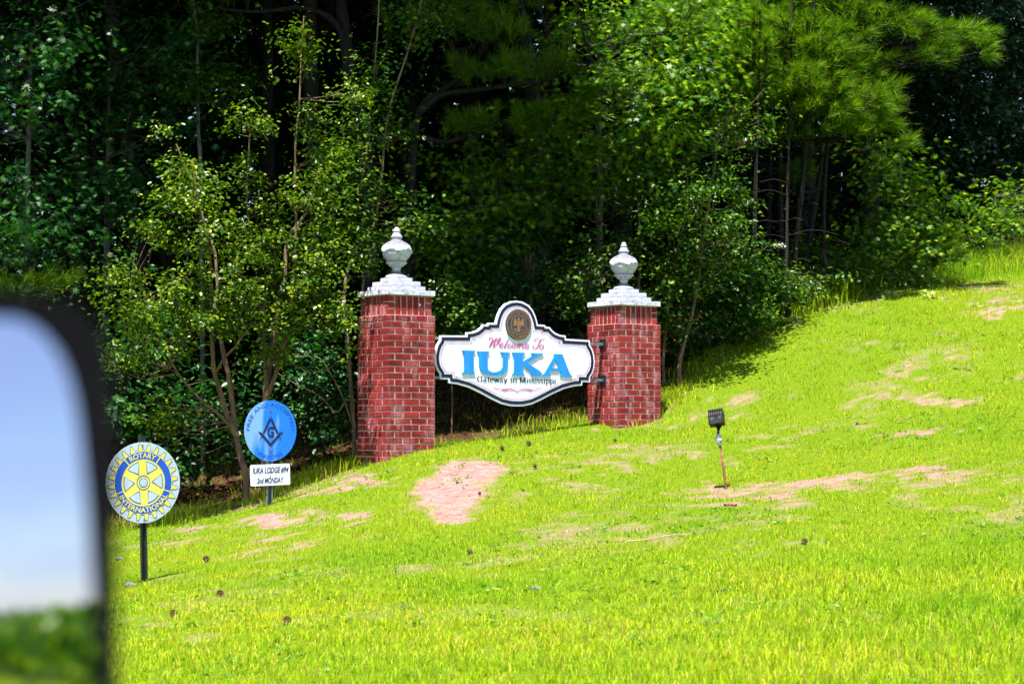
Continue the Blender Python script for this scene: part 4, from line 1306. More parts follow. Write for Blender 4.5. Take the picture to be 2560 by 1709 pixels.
gum('leafy sweetgum bush at the right frame edge above the tall grass', 2500, 32.0, [B(2490, 530, 31.6, .6, .33), B(2550, 565, 31.8, .6, .26), B(2440, 590, 31.6, .45, .22), B(2620, 490, 32.0, .7, .5)], 105, M['gum_leaf_bright'], .12, 18, .03)
gum('small star-leaved sweetgum in the dark behind the welcome sign', 1240, 27.5, [B(1180, 420, 26.2, .7, .4), B(1280, 500, 26.0, .6, .35), B(1100, 560, 25.8, .6, .4), B(1330, 400, 26.2, .6, .4), B(1180, 640, 25.8, .6, .3), B(1380, 540, 25.8, .5, .3), B(1260, 600, 25.6, .45, .25)], 190, M['gum_leaf_bright'])

# ------------------------------------------------------------------ shrubs with small leaves
def shrub(label, stems, blobs, n_spray, mat='shrub_leaf', size=.055, per=28, bark='bark_pale', name='shrub', group='small-leaved shrubs at the wood edge', spread=.13):
    return broad(name, label, 'shrub', stems, blobs, LEAF_OVAL, n_spray, per, size, M[mat], M[bark], group, spread, .6, .15, .5, 'stem')
shrub('tall thin-stemmed shrub leaning beside the right brick pier', [(rooted([(1700, 900), (1735, 760), (1765, 560), (1785, 430), (1795, 350)], (25.2, 26.0)), .03, .008), (rooted([(1590, 860), (1600, 640), (1596, 520), (1580, 420)], (25.5, 25.8)), .022, .008),
      (rooted([(1660, 860), (1690, 640), (1720, 500), (1700, 330)], (25.4, 25.9)), .02, .007)],
      [B(1640, 480, 25.5, .5, .4), B(1720, 590, 25.3, .5, .36), B(1770, 690, 25.4, .4, .26), B(1670, 700, 25.2, .4, .26), B(1600, 600, 25.4, .32, .36), B(1820, 470, 25.8, .45, .4), B(1740, 330, 25.8, .5, .4), B(1840, 620, 25.8, .4, .26), B(1690, 800, 25.2, .3, .16), B(1610, 400, 25.8, .4, .4), B(1850, 280, 26.0, .5, .4), B(1730, 470, 24.6, .32, .14), B(1810, 560, 24.9, .3, .12), B(1670, 540, 24.7, .28, .12)], 330, spread=.12)
shrub('low leafy shrub between the left pier and the sign', [(rooted([(1130, 960), (1120, 820), (1100, 740)], (24.4, 24.6)), .012, .005)], [B(1110, 730, 24.5, .32, .25), B(1170, 790, 24.4, .35, .2), B(1090, 800, 24.5, .28, .2), B(1200, 830, 24.4, .3, .2)], 130)
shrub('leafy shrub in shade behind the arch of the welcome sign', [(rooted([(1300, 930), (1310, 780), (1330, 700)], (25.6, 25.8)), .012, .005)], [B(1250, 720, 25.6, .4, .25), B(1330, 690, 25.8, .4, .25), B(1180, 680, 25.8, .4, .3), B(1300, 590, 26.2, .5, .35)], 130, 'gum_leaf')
shrub('small shrub peeping out left of the right pier cap', [(rooted([(1480, 930), (1475, 800), (1470, 730)], (24.9, 25.0)), .012, .005)], [B(1470, 740, 25.0, .26, .18), B(1450, 680, 25.1, .3, .2), B(1500, 640, 25.3, .35, .25), B(1420, 760, 25.0, .25, .2), B(1490, 850, 25.0, .25, .2)], 110)
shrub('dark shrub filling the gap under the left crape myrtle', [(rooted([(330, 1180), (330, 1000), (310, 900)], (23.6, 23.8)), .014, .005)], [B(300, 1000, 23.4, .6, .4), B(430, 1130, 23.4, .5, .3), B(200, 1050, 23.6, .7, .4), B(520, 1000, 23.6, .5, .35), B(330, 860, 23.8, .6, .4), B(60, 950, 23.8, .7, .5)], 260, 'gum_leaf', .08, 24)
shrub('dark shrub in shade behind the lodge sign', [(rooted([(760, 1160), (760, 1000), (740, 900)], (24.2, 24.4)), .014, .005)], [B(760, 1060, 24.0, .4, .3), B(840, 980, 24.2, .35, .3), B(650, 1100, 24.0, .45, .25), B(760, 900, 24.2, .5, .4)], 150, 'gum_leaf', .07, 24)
shrub('low glossy shrubs at the foot of the slender pine trunks', [(rooted([(1880, 760), (1870, 700), (1850, 660)], (27.0, 27.2)), .012, .005)], [B(1860, 690, 26.8, .5, .22), B(1930, 720, 27.2, .5, .2), B(1800, 720, 26.4, .4, .3), B(2010, 720, 28.0, .5, .18), B(1850, 780, 26.2, .4, .22)], 240, 'shrub_leaf', .065)
shrub('leafy weeds and vines below the young sweetgum', [(rooted([(2120, 720), (2110, 680)], (28.6, 28.7)), .010, .005)], [B(2100, 690, 28.5, .6, .2), B(2210, 690, 29.2, .6, .2), B(2060, 640, 29.0, .5, .3), B(2350, 640, 31.4, .5, .16), B(2450, 630, 31.8, .5, .14)], 200, 'shrub_leaf', .07)
shrub('shaded shrub spilling onto the grass right of the right pier', [(rooted([(1720, 920), (1730, 850)], (25.9, 26.0)), .010, .005)], [B(1720, 830, 25.9, .4, .2), B(1790, 800, 26.2, .4, .2), B(1660, 850, 26.0, .3, .25)], 90, 'gum_leaf', .055)

# ------------------------------------------------------------------ pines
def pine(label, trunk, limbs, blobs, n_tuft, mat, length=.23, need=52, r0_=.1, group='pine trees', bark='bark_pine', axis_px=None):
    o = plant('pine_tree', label, 'tree', None, group)
    stem_mesh('trunk', [(trunk, r0_, r0_ * .55)], M[bark], o, 12)
    for pts, a, b_ in limbs: stem_mesh('limb', [(pts, a, b_)], M[bark], o, 8)
    vol = np.array([np.prod(b_[1]) ** (2 / 3) for b_ in blobs]); vol /= vol.sum()
    which = rg.choice(len(blobs), n_tuft, p=vol)
    cs = np.array([b_[0] for b_ in blobs])[which]; rs = np.array([b_[1] for b_ in blobs])[which]
    d = unit(rg.normal(size=(n_tuft, 3)))
    ctr = cs + d * rs * (.25 + .75 * rg.random((n_tuft, 1)) ** .5)
    S = np.concatenate([catmull(trunk, 4)] + [catmull(l[0], 4) for l in limbs])
    near = S[np.argmin(np.linalg.norm(ctr[:, None] - S[None], axis=2) + np.maximum(0, S[None, :, 2] - ctr[:, None, 2]) * 1.0, axis=1)]
    out = unit(ctr - near) + np.array([0, 0, .45]) + d * .4
    tuft_mesh('crown', ctr, out, need, length, mat, o, rg)
    tw = []
    for c, n_ in zip(ctr[::2], near[::2]):
        if np.linalg.norm(c - n_) < 2.4:
            tw.append((np.array([n_, (n_ * .45 + c * .55) + np.array([0, 0, -.08]), c]), .010, .004))
    t_ = stem_mesh('twigs', tw, M[bark], o, 4); t_['kind'] = 'stuff'
    return o
pine('old pine with thick scaly trunk behind the sapling left of centre', rooted([(930, 1000), (925, 600), (915, 340), (890, 263), (877, 205), (868, 128), (850, 0), (840, -150), (835, -350)], (26.0, 26.4)),
     [(path([(870, 140), (840, 60), (760, 20), (650, 30), (520, 20)], (26.3, 25.6)), .05, .015), (path([(880, 220), (950, 160), (980, 60)], (26.3, 26.0)), .05, .02)],
     [B(600, -60, 25.8, .7, .3), B(850, -120, 26, 1.0, .5), B(980, 30, 25.9, .4, .3), B(1000, -140, 26, .8, .5)], 120, M['needle_dark'], r0_=.11)
pine('leaning pine whose needled limbs reach across above the welcome sign', rooted([(1020, 900), (1026, 560), (1033, 420), (1050, 275), (1100, 230), (1154, 190), (1216, 110), (1260, 50), (1320, -90), (1380, -300)], (25.6, 26.2)),
     [(path([(1046, 285), (1106, 238), (1180, 227), (1290, 212), (1400, 190), (1480, 160)], (25.5, 24.8)), .04, .012), (path([(1040, 340), (1120, 355), (1200, 320), (1300, 300), (1420, 300)], (25.6, 25.0)), .04, .012),
      (path([(1170, 175), (1110, 80), (1100, 10)], (25.8, 25.4)), .035, .012), (path([(1490, 146), (1540, 120), (1600, 95), (1680, 80)], (25.4, 25.3)), .045, .03), (path([(1240, 330), (1265, 390), (1285, 440), (1284, 470)], (25.8, 25.8)), .022, .014)],
     [B(1200, 170, 25.2, .55, .16), B(1330, 165, 25.0, .55, .18), B(1440, 150, 24.9, .4, .18), B(1180, 40, 25.3, .6, .25), B(1260, 70, 25.3, .35, .18), B(1100, 20, 25.4, .4, .2), B(1260, 300, 25.3, .6, .13), B(1380, 290, 25.2, .6, .14), B(1150, 310, 25.4, .4, .12), B(1470, 280, 25.3, .3, .12), B(1700, 40, 25.3, .5, .2), B(1300, -80, 25.4, 1.2, .4)], 330, M['needle_dark'], r0_=.045)
pr = [('foremost slender pine of the right group, long bright needle tufts', [(1985, 705), (1990, 600), (2005, 480), (2012, 380), (2020, 250), (2030, 100), (2040, -100)], (28.0, 28.3), .045,
       [B(2080, 250, 27.6, .5, .28), B(2190, 250, 27.5, .35, .22), B(2240, 235, 27.5, .25, .22), B(2130, 310, 27.6, .4, .16), B(2215, 310, 27.5, .3, .12), B(2270, 355, 27.6, .22, .1), B(2030, 200, 27.7, .5, .3), B(2090, 110, 27.8, .5, .3), B(2000, 90, 27.9, .5, .3), B(2120, 180, 27.9, .4, .3)], 290, 'needle'),
      ('slender pine whose bough stretches to the far right over the dark oaks', [(2010, 690), (2030, 560), (2048, 450), (2060, 330), (2075, 200), (2085, 50), (2090, -120)], (28.6, 28.9), .04,
       [B(2150, 50, 28.2, .45, .25), B(2230, 40, 28.1, .4, .2), B(2290, 60, 28.0, .35, .16), B(2360, 80, 28.0, .35, .15), B(2440, 80, 28.0, .3, .14), B(2350, 130, 28.1, .5, .12), B(2170, 150, 28.3, .4, .2), B(2470, 120, 28.1, .25, .12), B(2200, -60, 28.4, .8, .3)], 190, 'needle'),
      ('slim dark pine trunk in the middle of the right group', [(1955, 690), (1952, 520), (1948, 300), (1945, 150), (1950, -80)], (28.8, 29.0), .042,
       [B(1950, 130, 28.2, .5, .3), B(1900, 240, 28.1, .4, .25), B(1990, 320, 28.1, .35, .2), B(1880, 60, 28.4, .5, .3), B(1960, 30, 28.3, .6, .35), B(1850, 170, 28.2, .5, .35), B(1960, 230, 28.2, .5, .25), B(1960, -60, 28.6, .8, .4)], 240, 'needle'),
      ('thin pine at the left of the right-hand pine group', [(1925, 695), (1922, 540), (1928, 300), (1930, 160), (1935, -60)], (29.2, 29.3), .034,
       [B(1840, 150, 28.6, .45, .3), B(1790, 60, 28.5, .5, .3), B(1740, 130, 28.6, .3, .25), B(1870, 330, 28.6, .3, .18), B(1800, 290, 28.7, .3, .16), B(1760, 10, 28.0, .6, .3), B(1820, 90, 28.0, .5, .3)], 180, 'needle'),
      ('thinnest pine behind the others of the right group', [(1855, 690), (1870, 560), (1890, 400), (1900, 250), (1905, 60)], (29.6, 29.8), .03,
       [B(1860, 250, 29.0, .4, .3), B(1720, 300, 28.8, .3, .2), B(1770, 220, 29.0, .4, .25), B(2000, 430, 28.9, .3, .12)], 80, 'needle_dark')]
pr += [('straight slim pine trunk at the left side of the dark gap under the pine crowns', [(1886, 720), (1888, 520), (1894, 300), (1900, 100), (1902, -60)], (27.4, 27.6), .03, [B(1890, 120, 27.4, .35, .25), B(1840, 40, 27.4, .35, .2)], 45, 'needle'),
       ('slim upright pine trunk just right of the white-flowered weed', [(1966, 715), (1968, 520), (1972, 330), (1978, 120), (1980, -60)], (27.6, 27.8), .026, [B(1985, 180, 27.5, .35, .22), B(1930, 60, 27.6, .35, .2)], 45, 'needle'),
       ('slim pine trunk at the right side of the dark gap beside the young sweetgum', [(2062, 700), (2060, 520), (2070, 330), (2078, 150), (2082, -40)], (28.3, 28.5), .03, [B(2090, 200, 28.2, .3, .2), B(2110, 30, 28.3, .35, .2)], 40, 'needle')]
for lab, pts, D_, r_, bl, nt_, mt in pr:
    tr = rooted(pts, D_)
    lb = []
    P = catmull(tr, 6)
    for k in range(16):                                  # bare dead side branches on the shaded trunk
        c = P[int(len(P) * (.12 + .5 * rg.random()))]
        a = rg.random() * 6.28; ln = .3 + .6 * rg.random()
        lb.append((np.array([c, c + np.array([math.cos(a), math.sin(a), .12]) * ln * .5, c + np.array([math.cos(a), math.sin(a), -.05]) * ln]), .007, .003))
    pine(lab, tr, [], bl, nt_, M[mt], r0_=r_, group='slender pines in a cluster')
    o = [x for x in C.objects if x.name.startswith('pine_tree') and x.type == 'EMPTY'][-1]
    t_ = stem_mesh('dead_twigs', lb, M['bark_pine'], o, 4); t_['kind'] = 'stuff'
pine('knee-high pine seedling at the lawn edge below the young sweetgum', rooted([(2330, 680), (2335, 630), (2330, 580)], (29.8, 29.8)), [], [B(2330, 600, 29.6, .4, .18), B(2290, 640, 29.5, .35, .12), B(2370, 640, 29.6, .3, .12)], 45, M['needle'], r0_=.015)
pine('low pine boughs at the far left just above the car mirror', rooted([(-60, 1000), (-40, 850), (20, 730)], (23.5, 23.3)), [], [B(60, 720, 23.2, .4, .14), B(130, 700, 23.2, .25, .12), B(-20, 760, 23.3, .4, .2)], 45, M['needle_dark'], r0_=.03)

# ------------------------------------------------------------------ dark oaks far right
def oak(label, px, D, blobs, n_spray):
    b_ = foot(px, D); b_[2] -= .1
    top = max(b[0][2] for b in blobs)
    pts = np.array([b_, b_ + np.array([.1, 0, 1.5]), b_ + np.array([-.1, .1, 3.5]), np.array([b_[0], b_[1], top])])
    return broad('oak_tree', label, 'tree', [(pts, .12, .04)], blobs, LEAF_OVAL, n_spray, 30, .10, M['oak_leaf'], M['bark_grey'], 'blue-green oaks at the right', .22, .5, .3, .4)
oak('blue-green oak seen under the outstretched pine bough', 2400, 36.5, [B(2380, 200, 35.2, .9, .6), B(2480, 330, 35.0, 1.0, .6), B(2340, 380, 35.0, .8, .5), B(2420, 480, 35.2, 1.0, .4), B(2300, 260, 35.6, .7, .6), B(2500, 60, 35.4, 1.2, .7), B(2350, 40, 35.6, 1.1, .6), B(2260, 420, 36, .9, .7)], 420)
oak('blue-green oak filling the upper right corner', 2640, 37.0, [B(2560, 200, 35.8, 1.0, .9), B(2650, 400, 35.6, 1.1, .8), B(2560, 460, 35.6, .9, .5), B(2600, 0, 36, 1.3, .9), B(2720, 150, 36, 1.2, 1.2)], 330)

# ------------------------------------------------------------------ the shaded wood behind: tall forest trees
def forest_mesh(seed, h, r_, n_spray, leaf, size, per):
    rg2 = np.random.default_rng(seed)
    bl = []
    for k in range(15):
        z_ = .25 + (h - .6) * (k + rg2.random()) / 15
        rr_ = r_ * (.55 + .5 * z_ / h) * (.45 + .35 * rg2.random())
        a = rg2.random() * 6.28; q_ = r_ * .62 * (.3 + .7 * rg2.random())
        bl.append((np.array([math.cos(a) * q_, math.sin(a) * q_, z_]), np.array([rr_, rr_, h * .055 + .2])))
    for k in range(15):                               # broad canopy overhead, shaped wide to shade the trees below
        a = k * .838 + rg2.random(); q_ = 3.0 * (.3 + .7 * rg2.random())
        bl.append((np.array([math.cos(a) * q_, math.sin(a) * q_, h * (.80 + .2 * rg2.random())]), np.array([1.15, 1.15, .55])))
    pos, out, ctr, o1 = sprays(bl, n_spray, per, rg2, .28, .4, .3)
    n = len(pos)
    nrm = np.array([0, 0, 1.0]) + out * .55 + rg2.normal(size=(n, 3)) * .55
    ax = out + rg2.normal(size=(n, 3)) * .8 - np.array([0, 0, .25])
    V, Fc, k = scatter(leaf, pos, nrm, ax, size * (.6 + .7 * rg2.random(n)))
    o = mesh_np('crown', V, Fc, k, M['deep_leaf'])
    tr = np.array([(0, 0, -.4), (.06, .03, h * .3), (-.05, .05, h * .6), (.03, 0, h * .95)])
    S = [tr]
    t_ = stem_mesh('trunk', [(tr, .09 + .01 * h, .03)] , M['bark_dark'], None, 8)
    l_ = stem_mesh('limbs', twigs_to(ctr, S, rg2, .012, .25), M['bark_dark'], None, 4)
    for x in (o, t_, l_): C.objects.unlink(x)
    return o, t_, l_
VAR = [forest_mesh(31, 9.0, 1.6, 560, LEAF_STAR, .14, 20), forest_mesh(32, 10.0, 1.7, 580, LEAF_FACET, .125, 42), forest_mesh(33, 8.6, 1.5, 540, LEAF_STAR, .135, 20), forest_mesh(34, 9.5, 1.8, 590, LEAF_FACET, .115, 44)]
SPOT = [  # pixel x of the foot, metres ahead, scale
    (-330, 25.5, .95), (-60, 27.2, 1.0), (190, 28.0, 1.0), (430, 27.6, .95), (660, 27.0, .9), (800, 28.6, 1.0), (1010, 28.8, 1.0), (1180, 30.2, 1.0), (1370, 29.6, .95), (1560, 29.4, 1.0), (1730, 30.2, 1.0),
    (-250, 30.5, 1.1), (60, 31.5, 1.1), (330, 31.8, 1.1), (560, 30.8, 1.1), (720, 32.4, 1.1), (930, 32.6, 1.1), (1090, 33.6, 1.15), (1290, 33.0, 1.1), (1470, 33.2, 1.1), (1650, 33.8, 1.1), (1850, 33.0, 1.05), (2010, 32.6, 1.0), (2180, 33.6, 1.0),
    (-100, 35.5, 1.2), (260, 36.0, 1.2), (520, 36.2, 1.2), (820, 37.0, 1.2), (1120, 37.4, 1.2), (1400, 37.4, 1.2), (1680, 37.8, 1.2), (1960, 37.4, 1.2), (2260, 39.0, 1.2), (2520, 40.5, 1.2), (2800, 39.0, 1.2), (2420, 43.0, 1.2), (2680, 43.0, 1.2), (2080, 35.5, 1.1), (1900, 35.0, 1.1), (2130, 41.0, 1.2), (1980, 44.0, 1.2), (2300, 46.0, 1.2), (150, 40.0, 1.3), (420, 40.5, 1.3), (680, 40.0, 1.3), (980, 41.0, 1.3), (-150, 40.0, 1.3), (1250, 41.0, 1.3)]
FRONT = ['forest tree outside the frame beyond the car mirror', 'shaded forest tree at the far left above the car mirror', 'shaded forest tree behind the left sweetgum leaves', 'shaded forest tree behind the straight grey sapling',
         'shaded forest tree behind the crape myrtle above the lodge sign', 'shaded forest tree behind the old scaly pine', 'shaded forest tree straight behind the left brick pier', 'shaded forest tree behind the left half of the welcome sign',
         'shaded forest tree behind the right half of the welcome sign', 'shaded forest tree straight behind the right brick pier', 'shaded forest tree behind the tall thin-stemmed shrub']
for i, (px_, D_, s_) in enumerate(SPOT):
    v_ = VAR[i % 4]
    f_ = foot(px_, D_)
    root = empty('forest_tree', f_, (0, 0, rg.random() * 6.28))
    root.scale = (s_, s_, s_ * (.95 + .15 * rg.random()))
    tag(root, FRONT[i] if i < len(FRONT) else 'leafy forest tree deep in the shade at the back of the wood', 'tree', 'shaded trees inside the wood')
    for src in v_:
        c = src.copy(); C.objects.link(c); c.parent = root
        if src.name.startswith('limbs'): c['kind'] = 'stuff'

# added tall trees, crowns above the frame put in to shade the wood edge
def shade_canopy_tree(label, px, D, cx, cyy, cz_, rx, ry, n_spray, seed):
    rg2 = np.random.default_rng(seed)
    o = plant('added_shade_tree', label, 'tree', None, 'added shade trees over the wood edge')
    b_ = foot(px, D)
    c_ = np.array([cx, cyy, cz_])
    bl = []
    for k in range(22):
        a = rg2.random() * 6.28; q_ = math.sqrt(rg2.random())
        bl.append((c_ + np.array([rx * q_ * math.cos(a), ry * q_ * math.sin(a), rg2.normal() * .45 + .25 * (cyy - D) * 0]), np.array([.95, .95, .4]) * rg2.uniform(.7, 1.1)))
    pos, out, ctr, o1 = sprays(bl, n_spray, 22, rg2, .30, .35, .1)
    n = len(pos)
    V, Fc, k = scatter(LEAF_FACET, pos, np.array([0, 0, 1.0]) + rg2.normal(size=(n, 3)) * .45, rg2.normal(size=(n, 3)), .19 * (.6 + .7 * rg2.random(n)))
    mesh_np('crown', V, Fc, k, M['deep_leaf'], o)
    tr = np.array([b_ - [0, 0, .3], b_ + [.1, -.1, 2.5], b_ * .75 + c_ * .25 + [0, 0, 3.0], c_ + [0, .4, -.5], c_ + [0, 0, .6]])
    stem_mesh('trunk', [(tr, .14, .04)], M['bark_dark'], o, 10)
    t_ = stem_mesh('limbs', twigs_to(ctr, [tr], rg2, .016, .3), M['bark_dark'], o, 4); t_['kind'] = 'stuff'
shade_canopy_tree('added tall shade tree with a dark trunk behind the sweetgum at the far left', 330, 26.4, -5.2, 25.2, 9.2, 2.6, 1.9, 300, 1)
shade_canopy_tree('added tall shade tree with a dark trunk left of the old scaly pine', 770, 26.8, -2.3, 24.4, 9.6, 2.0, 1.5, 300, 2)
shade_canopy_tree('added tall shade tree with a dark trunk behind the middle of the welcome sign', 1330, 28.0, -.7, 24.1, 9.6, .95, .9, 190, 3)

# far side of the wood, one mass of leaves
rg2 = np.random.default_rng(77)
bl = []
for k in range(330):
    x_ = rg2.uniform(-26, 26) if k % 3 else rg2.uniform(-20, 2); y_ = rg2.uniform(44, 56)
    z_ = Hs(x_, y_) + 12 * rg2.random() ** 1.4
    bl.append((np.array([x_, y_, z_]), np.array([2.6, 1.8, 1.6]) * rg2.uniform(.7, 1.2)))
pos, out, ctr, o1 = sprays(bl, 6600, 16, rg2, .5, .4, .2)
n = len(pos)
V, Fc, k = scatter(LEAF_FACET, pos, np.array([0, -.4, 1.0]) + rg2.normal(size=(n, 3)) * .6, rg2.normal(size=(n, 3)), .30 * (.6 + .7 * rg2.random(n)))
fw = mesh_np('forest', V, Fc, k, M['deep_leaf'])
tag(fw, 'far mass of dark woodland closing the view behind the trees', 'forest', None, 'stuff')

# ------------------------------------------------------------------ weeds, tall grass and litter at the wood edge
o = plant('white_flowered_weed', 'tall weed with a flat white flower head before the slim pine trunks', 'weed', None)
st = rooted([(1938, 760), (1942, 690), (1945, 640), (1945, 622)], (26.9, 26.9))
stem_mesh('stem', [(st, .008, .004)], M['shrub_leaf'], o, 5)
M['petal'] = plain('cream petal', (0.70, 0.70, 0.52), .7, .2, 0, .1)
n = 90
c = W(1945, 614, 26.9)
a = rg.random(n) * 6.28; q_ = np.sqrt(rg.random(n)) * .085
pos = c + np.stack([q_ * np.cos(a), q_ * np.sin(a), .02 - q_ * .25 + rg.normal(size=n) * .012], 1)
V, Fc, k = scatter(LEAF_FACET, pos, np.array([0, 0, 1.0]) + rg.normal(size=(n, 3)) * .5, rg.normal(size=(n, 3)), np.full(n, .03))
f_ = mesh_np('flower_head', V, Fc, k, M['petal'], o); f_['kind'] = 'stuff'
pos = st[1] + (st[-1] - st[1]) * rg.random((26, 1)) * .8 + rg.normal(size=(26, 3)) * .03
V, Fc, k = scatter(LEAF_OVAL, pos, np.array([0, 0, 1.0]) + rg.normal(size=(26, 3)) * .4, rg.normal(size=(26, 3)) * np.array([1, 1, .2]), np.full(26, .12))
mesh_np('leaves', V, Fc, k, M['shrub_leaf'], o)
M['pale_leaf'] = leaf_mat('pale yellow-green leaf', (.16, .24, .05), (.30, .36, .10), (.42, .42, .16), .5, .3, .35)
def weed(label, px, py, mat, n, r_, h_, size, group=None):
    b_ = ground_px(px, py)
    o = plant('leafy_weed', label, 'weed', None, group)
    stem_mesh('stem', [(np.array([b_ - [0, 0, .03], b_ + [.01, 0, h_ * .5], b_ + [.0, 0, h_]]), .006, .003)], M['shrub_leaf'], o, 4)
    pos = b_ + np.stack([rg.normal(size=n) * r_ * .5, rg.normal(size=n) * r_ * .5, h_ * (.25 + .85 * rg.random(n))], 1)
    V, Fc, k = scatter(LEAF_OVAL, pos, np.array([0, -.3, 1.0]) + rg.normal(size=(n, 3)) * .5, rg.normal(size=(n, 3)) * np.array([1, 1, .3]), size * (.6 + .6 * rg.random(n)))
    mesh_np('leaves', V, Fc, k, M[mat], o)
weed('pale yellow-leaved weed standing in the grass below the pine seedling', 2262, 716, 'pale_leaf', 70, .22, .38, .10)
weed('small pale weed at the foot of the wood edge grass tuft', 1905, 770, 'gum_leaf_bright', 60, .20, .32, .11)
weed('leafy weed with broad leaves below the white-flowered weed', 1880, 745, 'gum_leaf_bright', 70, .22, .40, .12)
weed('tiny pale weed alone high on the right slope', 2330, 748, 'pale_leaf', 16, .08, .10, .07)

# tall grass fringe
n = 30000
ang = rg.uniform(-.30, .30, n)
e_ = np.interp(ang, EDGE_A, EDGE_D) + rg.normal(size=n) * .38 + .05
x, y = e_ * np.sin(ang), e_ * np.cos(ang)
cl = vnoise(x, y, 2.2, 14)
kp = rg.random(n) < np.clip(cl * 2.2 - .55, 0, 1) * np.where((x > -1.2) & (x < 1.5), .25, 1) * np.where(x < -1.8, .55, 1)
x, y = x[kp], y[kp]
V1, F1 = blades(x, y, (.05 + .13 * rg.random(len(x)) ** 1.8) * (.5 + .9 * cl[kp]), .006 + .004 * rg.random(len(x)), .1 + .6 * rg.random(len(x)), rg, True)
n = 26000                                          # unmown strip at the top right
px_ = rg.uniform(1980, 2660, n); D_ = rg.uniform(27.5, 32.5, n)
x2 = (px_ - 1280) / F * D_; y2 = D_
fo = forest_at(x2, y2)
kp = (rg.random(n) < np.clip(1 - np.abs((np.hypot(x2, y2) - np.interp(np.arctan2(x2, y2), EDGE_A, EDGE_D) + .8) / 1.5), 0, 1))
x2, y2 = x2[kp], y2[kp]
V2, F2 = blades(x2, y2, .14 + .30 * rg.random(len(x2)) ** 1.4, .006 + .004 * rg.random(len(x2)), .1 + .5 * rg.random(len(x2)), rg, True)
tg = mesh_np('tall_grass', np.concatenate([V1, V2]), np.concatenate([F1, F2 + len(V1)]), 3, M['grass'])
tag(tg, 'taller unmown grass fringe along the edge of the wood', 'grass', None, 'stuff')

# clover and plantain rosettes through the turf
n = 1500
x, y = lawn_points(n, 9, 30, rg, 1.0, 1.0)
kp = (forest_at(x, y) < .3) & (vnoise(x, y, .8, 22) > .45)
x, y = x[kp], y[kp]; n = len(x)
c = np.stack([x, y, H(x, y) + .012], 1)
c = np.repeat(c, 9, 0) + rg.normal(size=(n * 9, 3)) * np.array([.035, .035, .008])
V, Fc, k = scatter(LEAF_OVAL, c, np.array([0, 0, 1.0]) + rg.normal(size=(n * 9, 3)) * .35, rg.normal(size=(n * 9, 3)) * np.array([1, 1, .2]), .018 + .022 * rg.random(n * 9))
M['weed_leaf'] = leaf_mat('turf weed leaf', (.05, .14, .012), (.10, .22, .02), (.20, .30, .05), .5, .2, .3)
tag(mesh_np('turf_weeds', V, Fc, k, M['weed_leaf']), 'low broadleaf weeds scattered through the lawn grass', 'weeds', None, 'stuff')

# fallen pine straw on clay and under the trees
n = 60000
x, y = lawn_points(n, 12, 33, rg)
z = H(x, y)
w_ = np.maximum(bare_at(x, y, z) * .55, forest_at(x, y))
kp = rg.random(n) < w_ * .8 + .02
x, y, z = x[kp], y[kp], z[kp]
a = rg.random(len(x)) * 6.28; L_ = .05 + .10 * rg.random(len(x))
d = np.stack([np.cos(a), np.sin(a), rg.normal(size=len(x)) * .18], 1)
s_ = np.stack([-np.sin(a), np.cos(a), np.zeros(len(x))], 1) * .0028
p = np.stack([x, y, z + .008 + .012 * rg.random(len(x))], 1)
V = np.stack([p - d * L_[:, None] / 2 - s_, p - d * L_[:, None] / 2 + s_, p + d * L_[:, None] / 2], 1).reshape(-1, 3)
M['straw'] = leaf_mat('pine straw', (.07, .03, .018), (.16, .075, .045), (.26, .15, .10), .8, .2, .1)
tag(mesh_np('pine_straw', V, np.arange(len(V)).reshape(-1, 3), 3, M['straw']), 'brown fallen pine needles on the clay and under the trees', 'pine straw', None, 'stuff')

# crumbs of clay and grit on the bare ground
n = 60000
x, y = lawn_points(n, 12, 32, rg)
z = H(x, y)
kp = (rg.random(n) < bare_at(x, y, z) ** 2 * .45) & (forest_at(x, y) < .5)
x, y, z = x[kp], y[kp], z[kp]; n = len(x)
T = np.array([(1, 0, -.5), (-.5, .87, -.5), (-.5, -.87, -.5), (.1, .05, .8)]); TF = np.array([[0, 1, 3], [1, 2, 3], [2, 0, 3]])
s_ = .004 + .012 * rg.random(n) ** 3
V, Fc, k = scatter((T, TF, 3), np.stack([x, y, z + s_ * .3], 1), np.array([0, 0, 1.0]) + rg.normal(size=(n, 3)) * .5, rg.normal(size=(n, 3)), s_)
M['crumb'] = leaf_mat('clay crumb', (.12, .055, .045), (.24, .13, .11), (.34, .24, .22), .95, .05, 0.0)
tag(mesh_np('clay_crumbs', V, Fc, k, M['crumb']), 'loose crumbs of red clay and grit on the bare patches', 'soil', None, 'stuff')

# pine cones, each with its scales
M['cone'] = plain('pine cone', (.10, .055, .042), .85, .2, 0, .5, 40)
def cone_mesh(seed):
    rg2 = np.random.default_rng(seed); mb = MB()
    mb.tube([(0, 0, 0), (0, 0, .02), (0, 0, .05), (0, 0, .075)], [.012, .022, .017, .004], 7)
    for k in range(46):
        t = k / 46; a = k * 2.399; r_ = .036 * math.sin(math.pi * (.12 + .80 * t)) + .004
        zc = .006 + .07 * t
        ca, sa = math.cos(a), math.sin(a)
        w_ = .010 * (1.1 - .5 * t)
        b0 = Vector((ca * .01, sa * .01, zc)); tp = Vector((ca * r_, sa * r_, zc + .010)); sd = Vector((-sa, ca, 0)) * w_
        mb.add([b0, tp + sd, tp + Vector((0, 0, .006)), tp - sd], [(0, 1, 2), (0, 2, 3), (0, 3, 1), (1, 3, 2)])
    o = mb.build('pine_cone', M['cone']); C.objects.unlink(o)
    return o.data
CM = [cone_mesh(1), cone_mesh(2)]
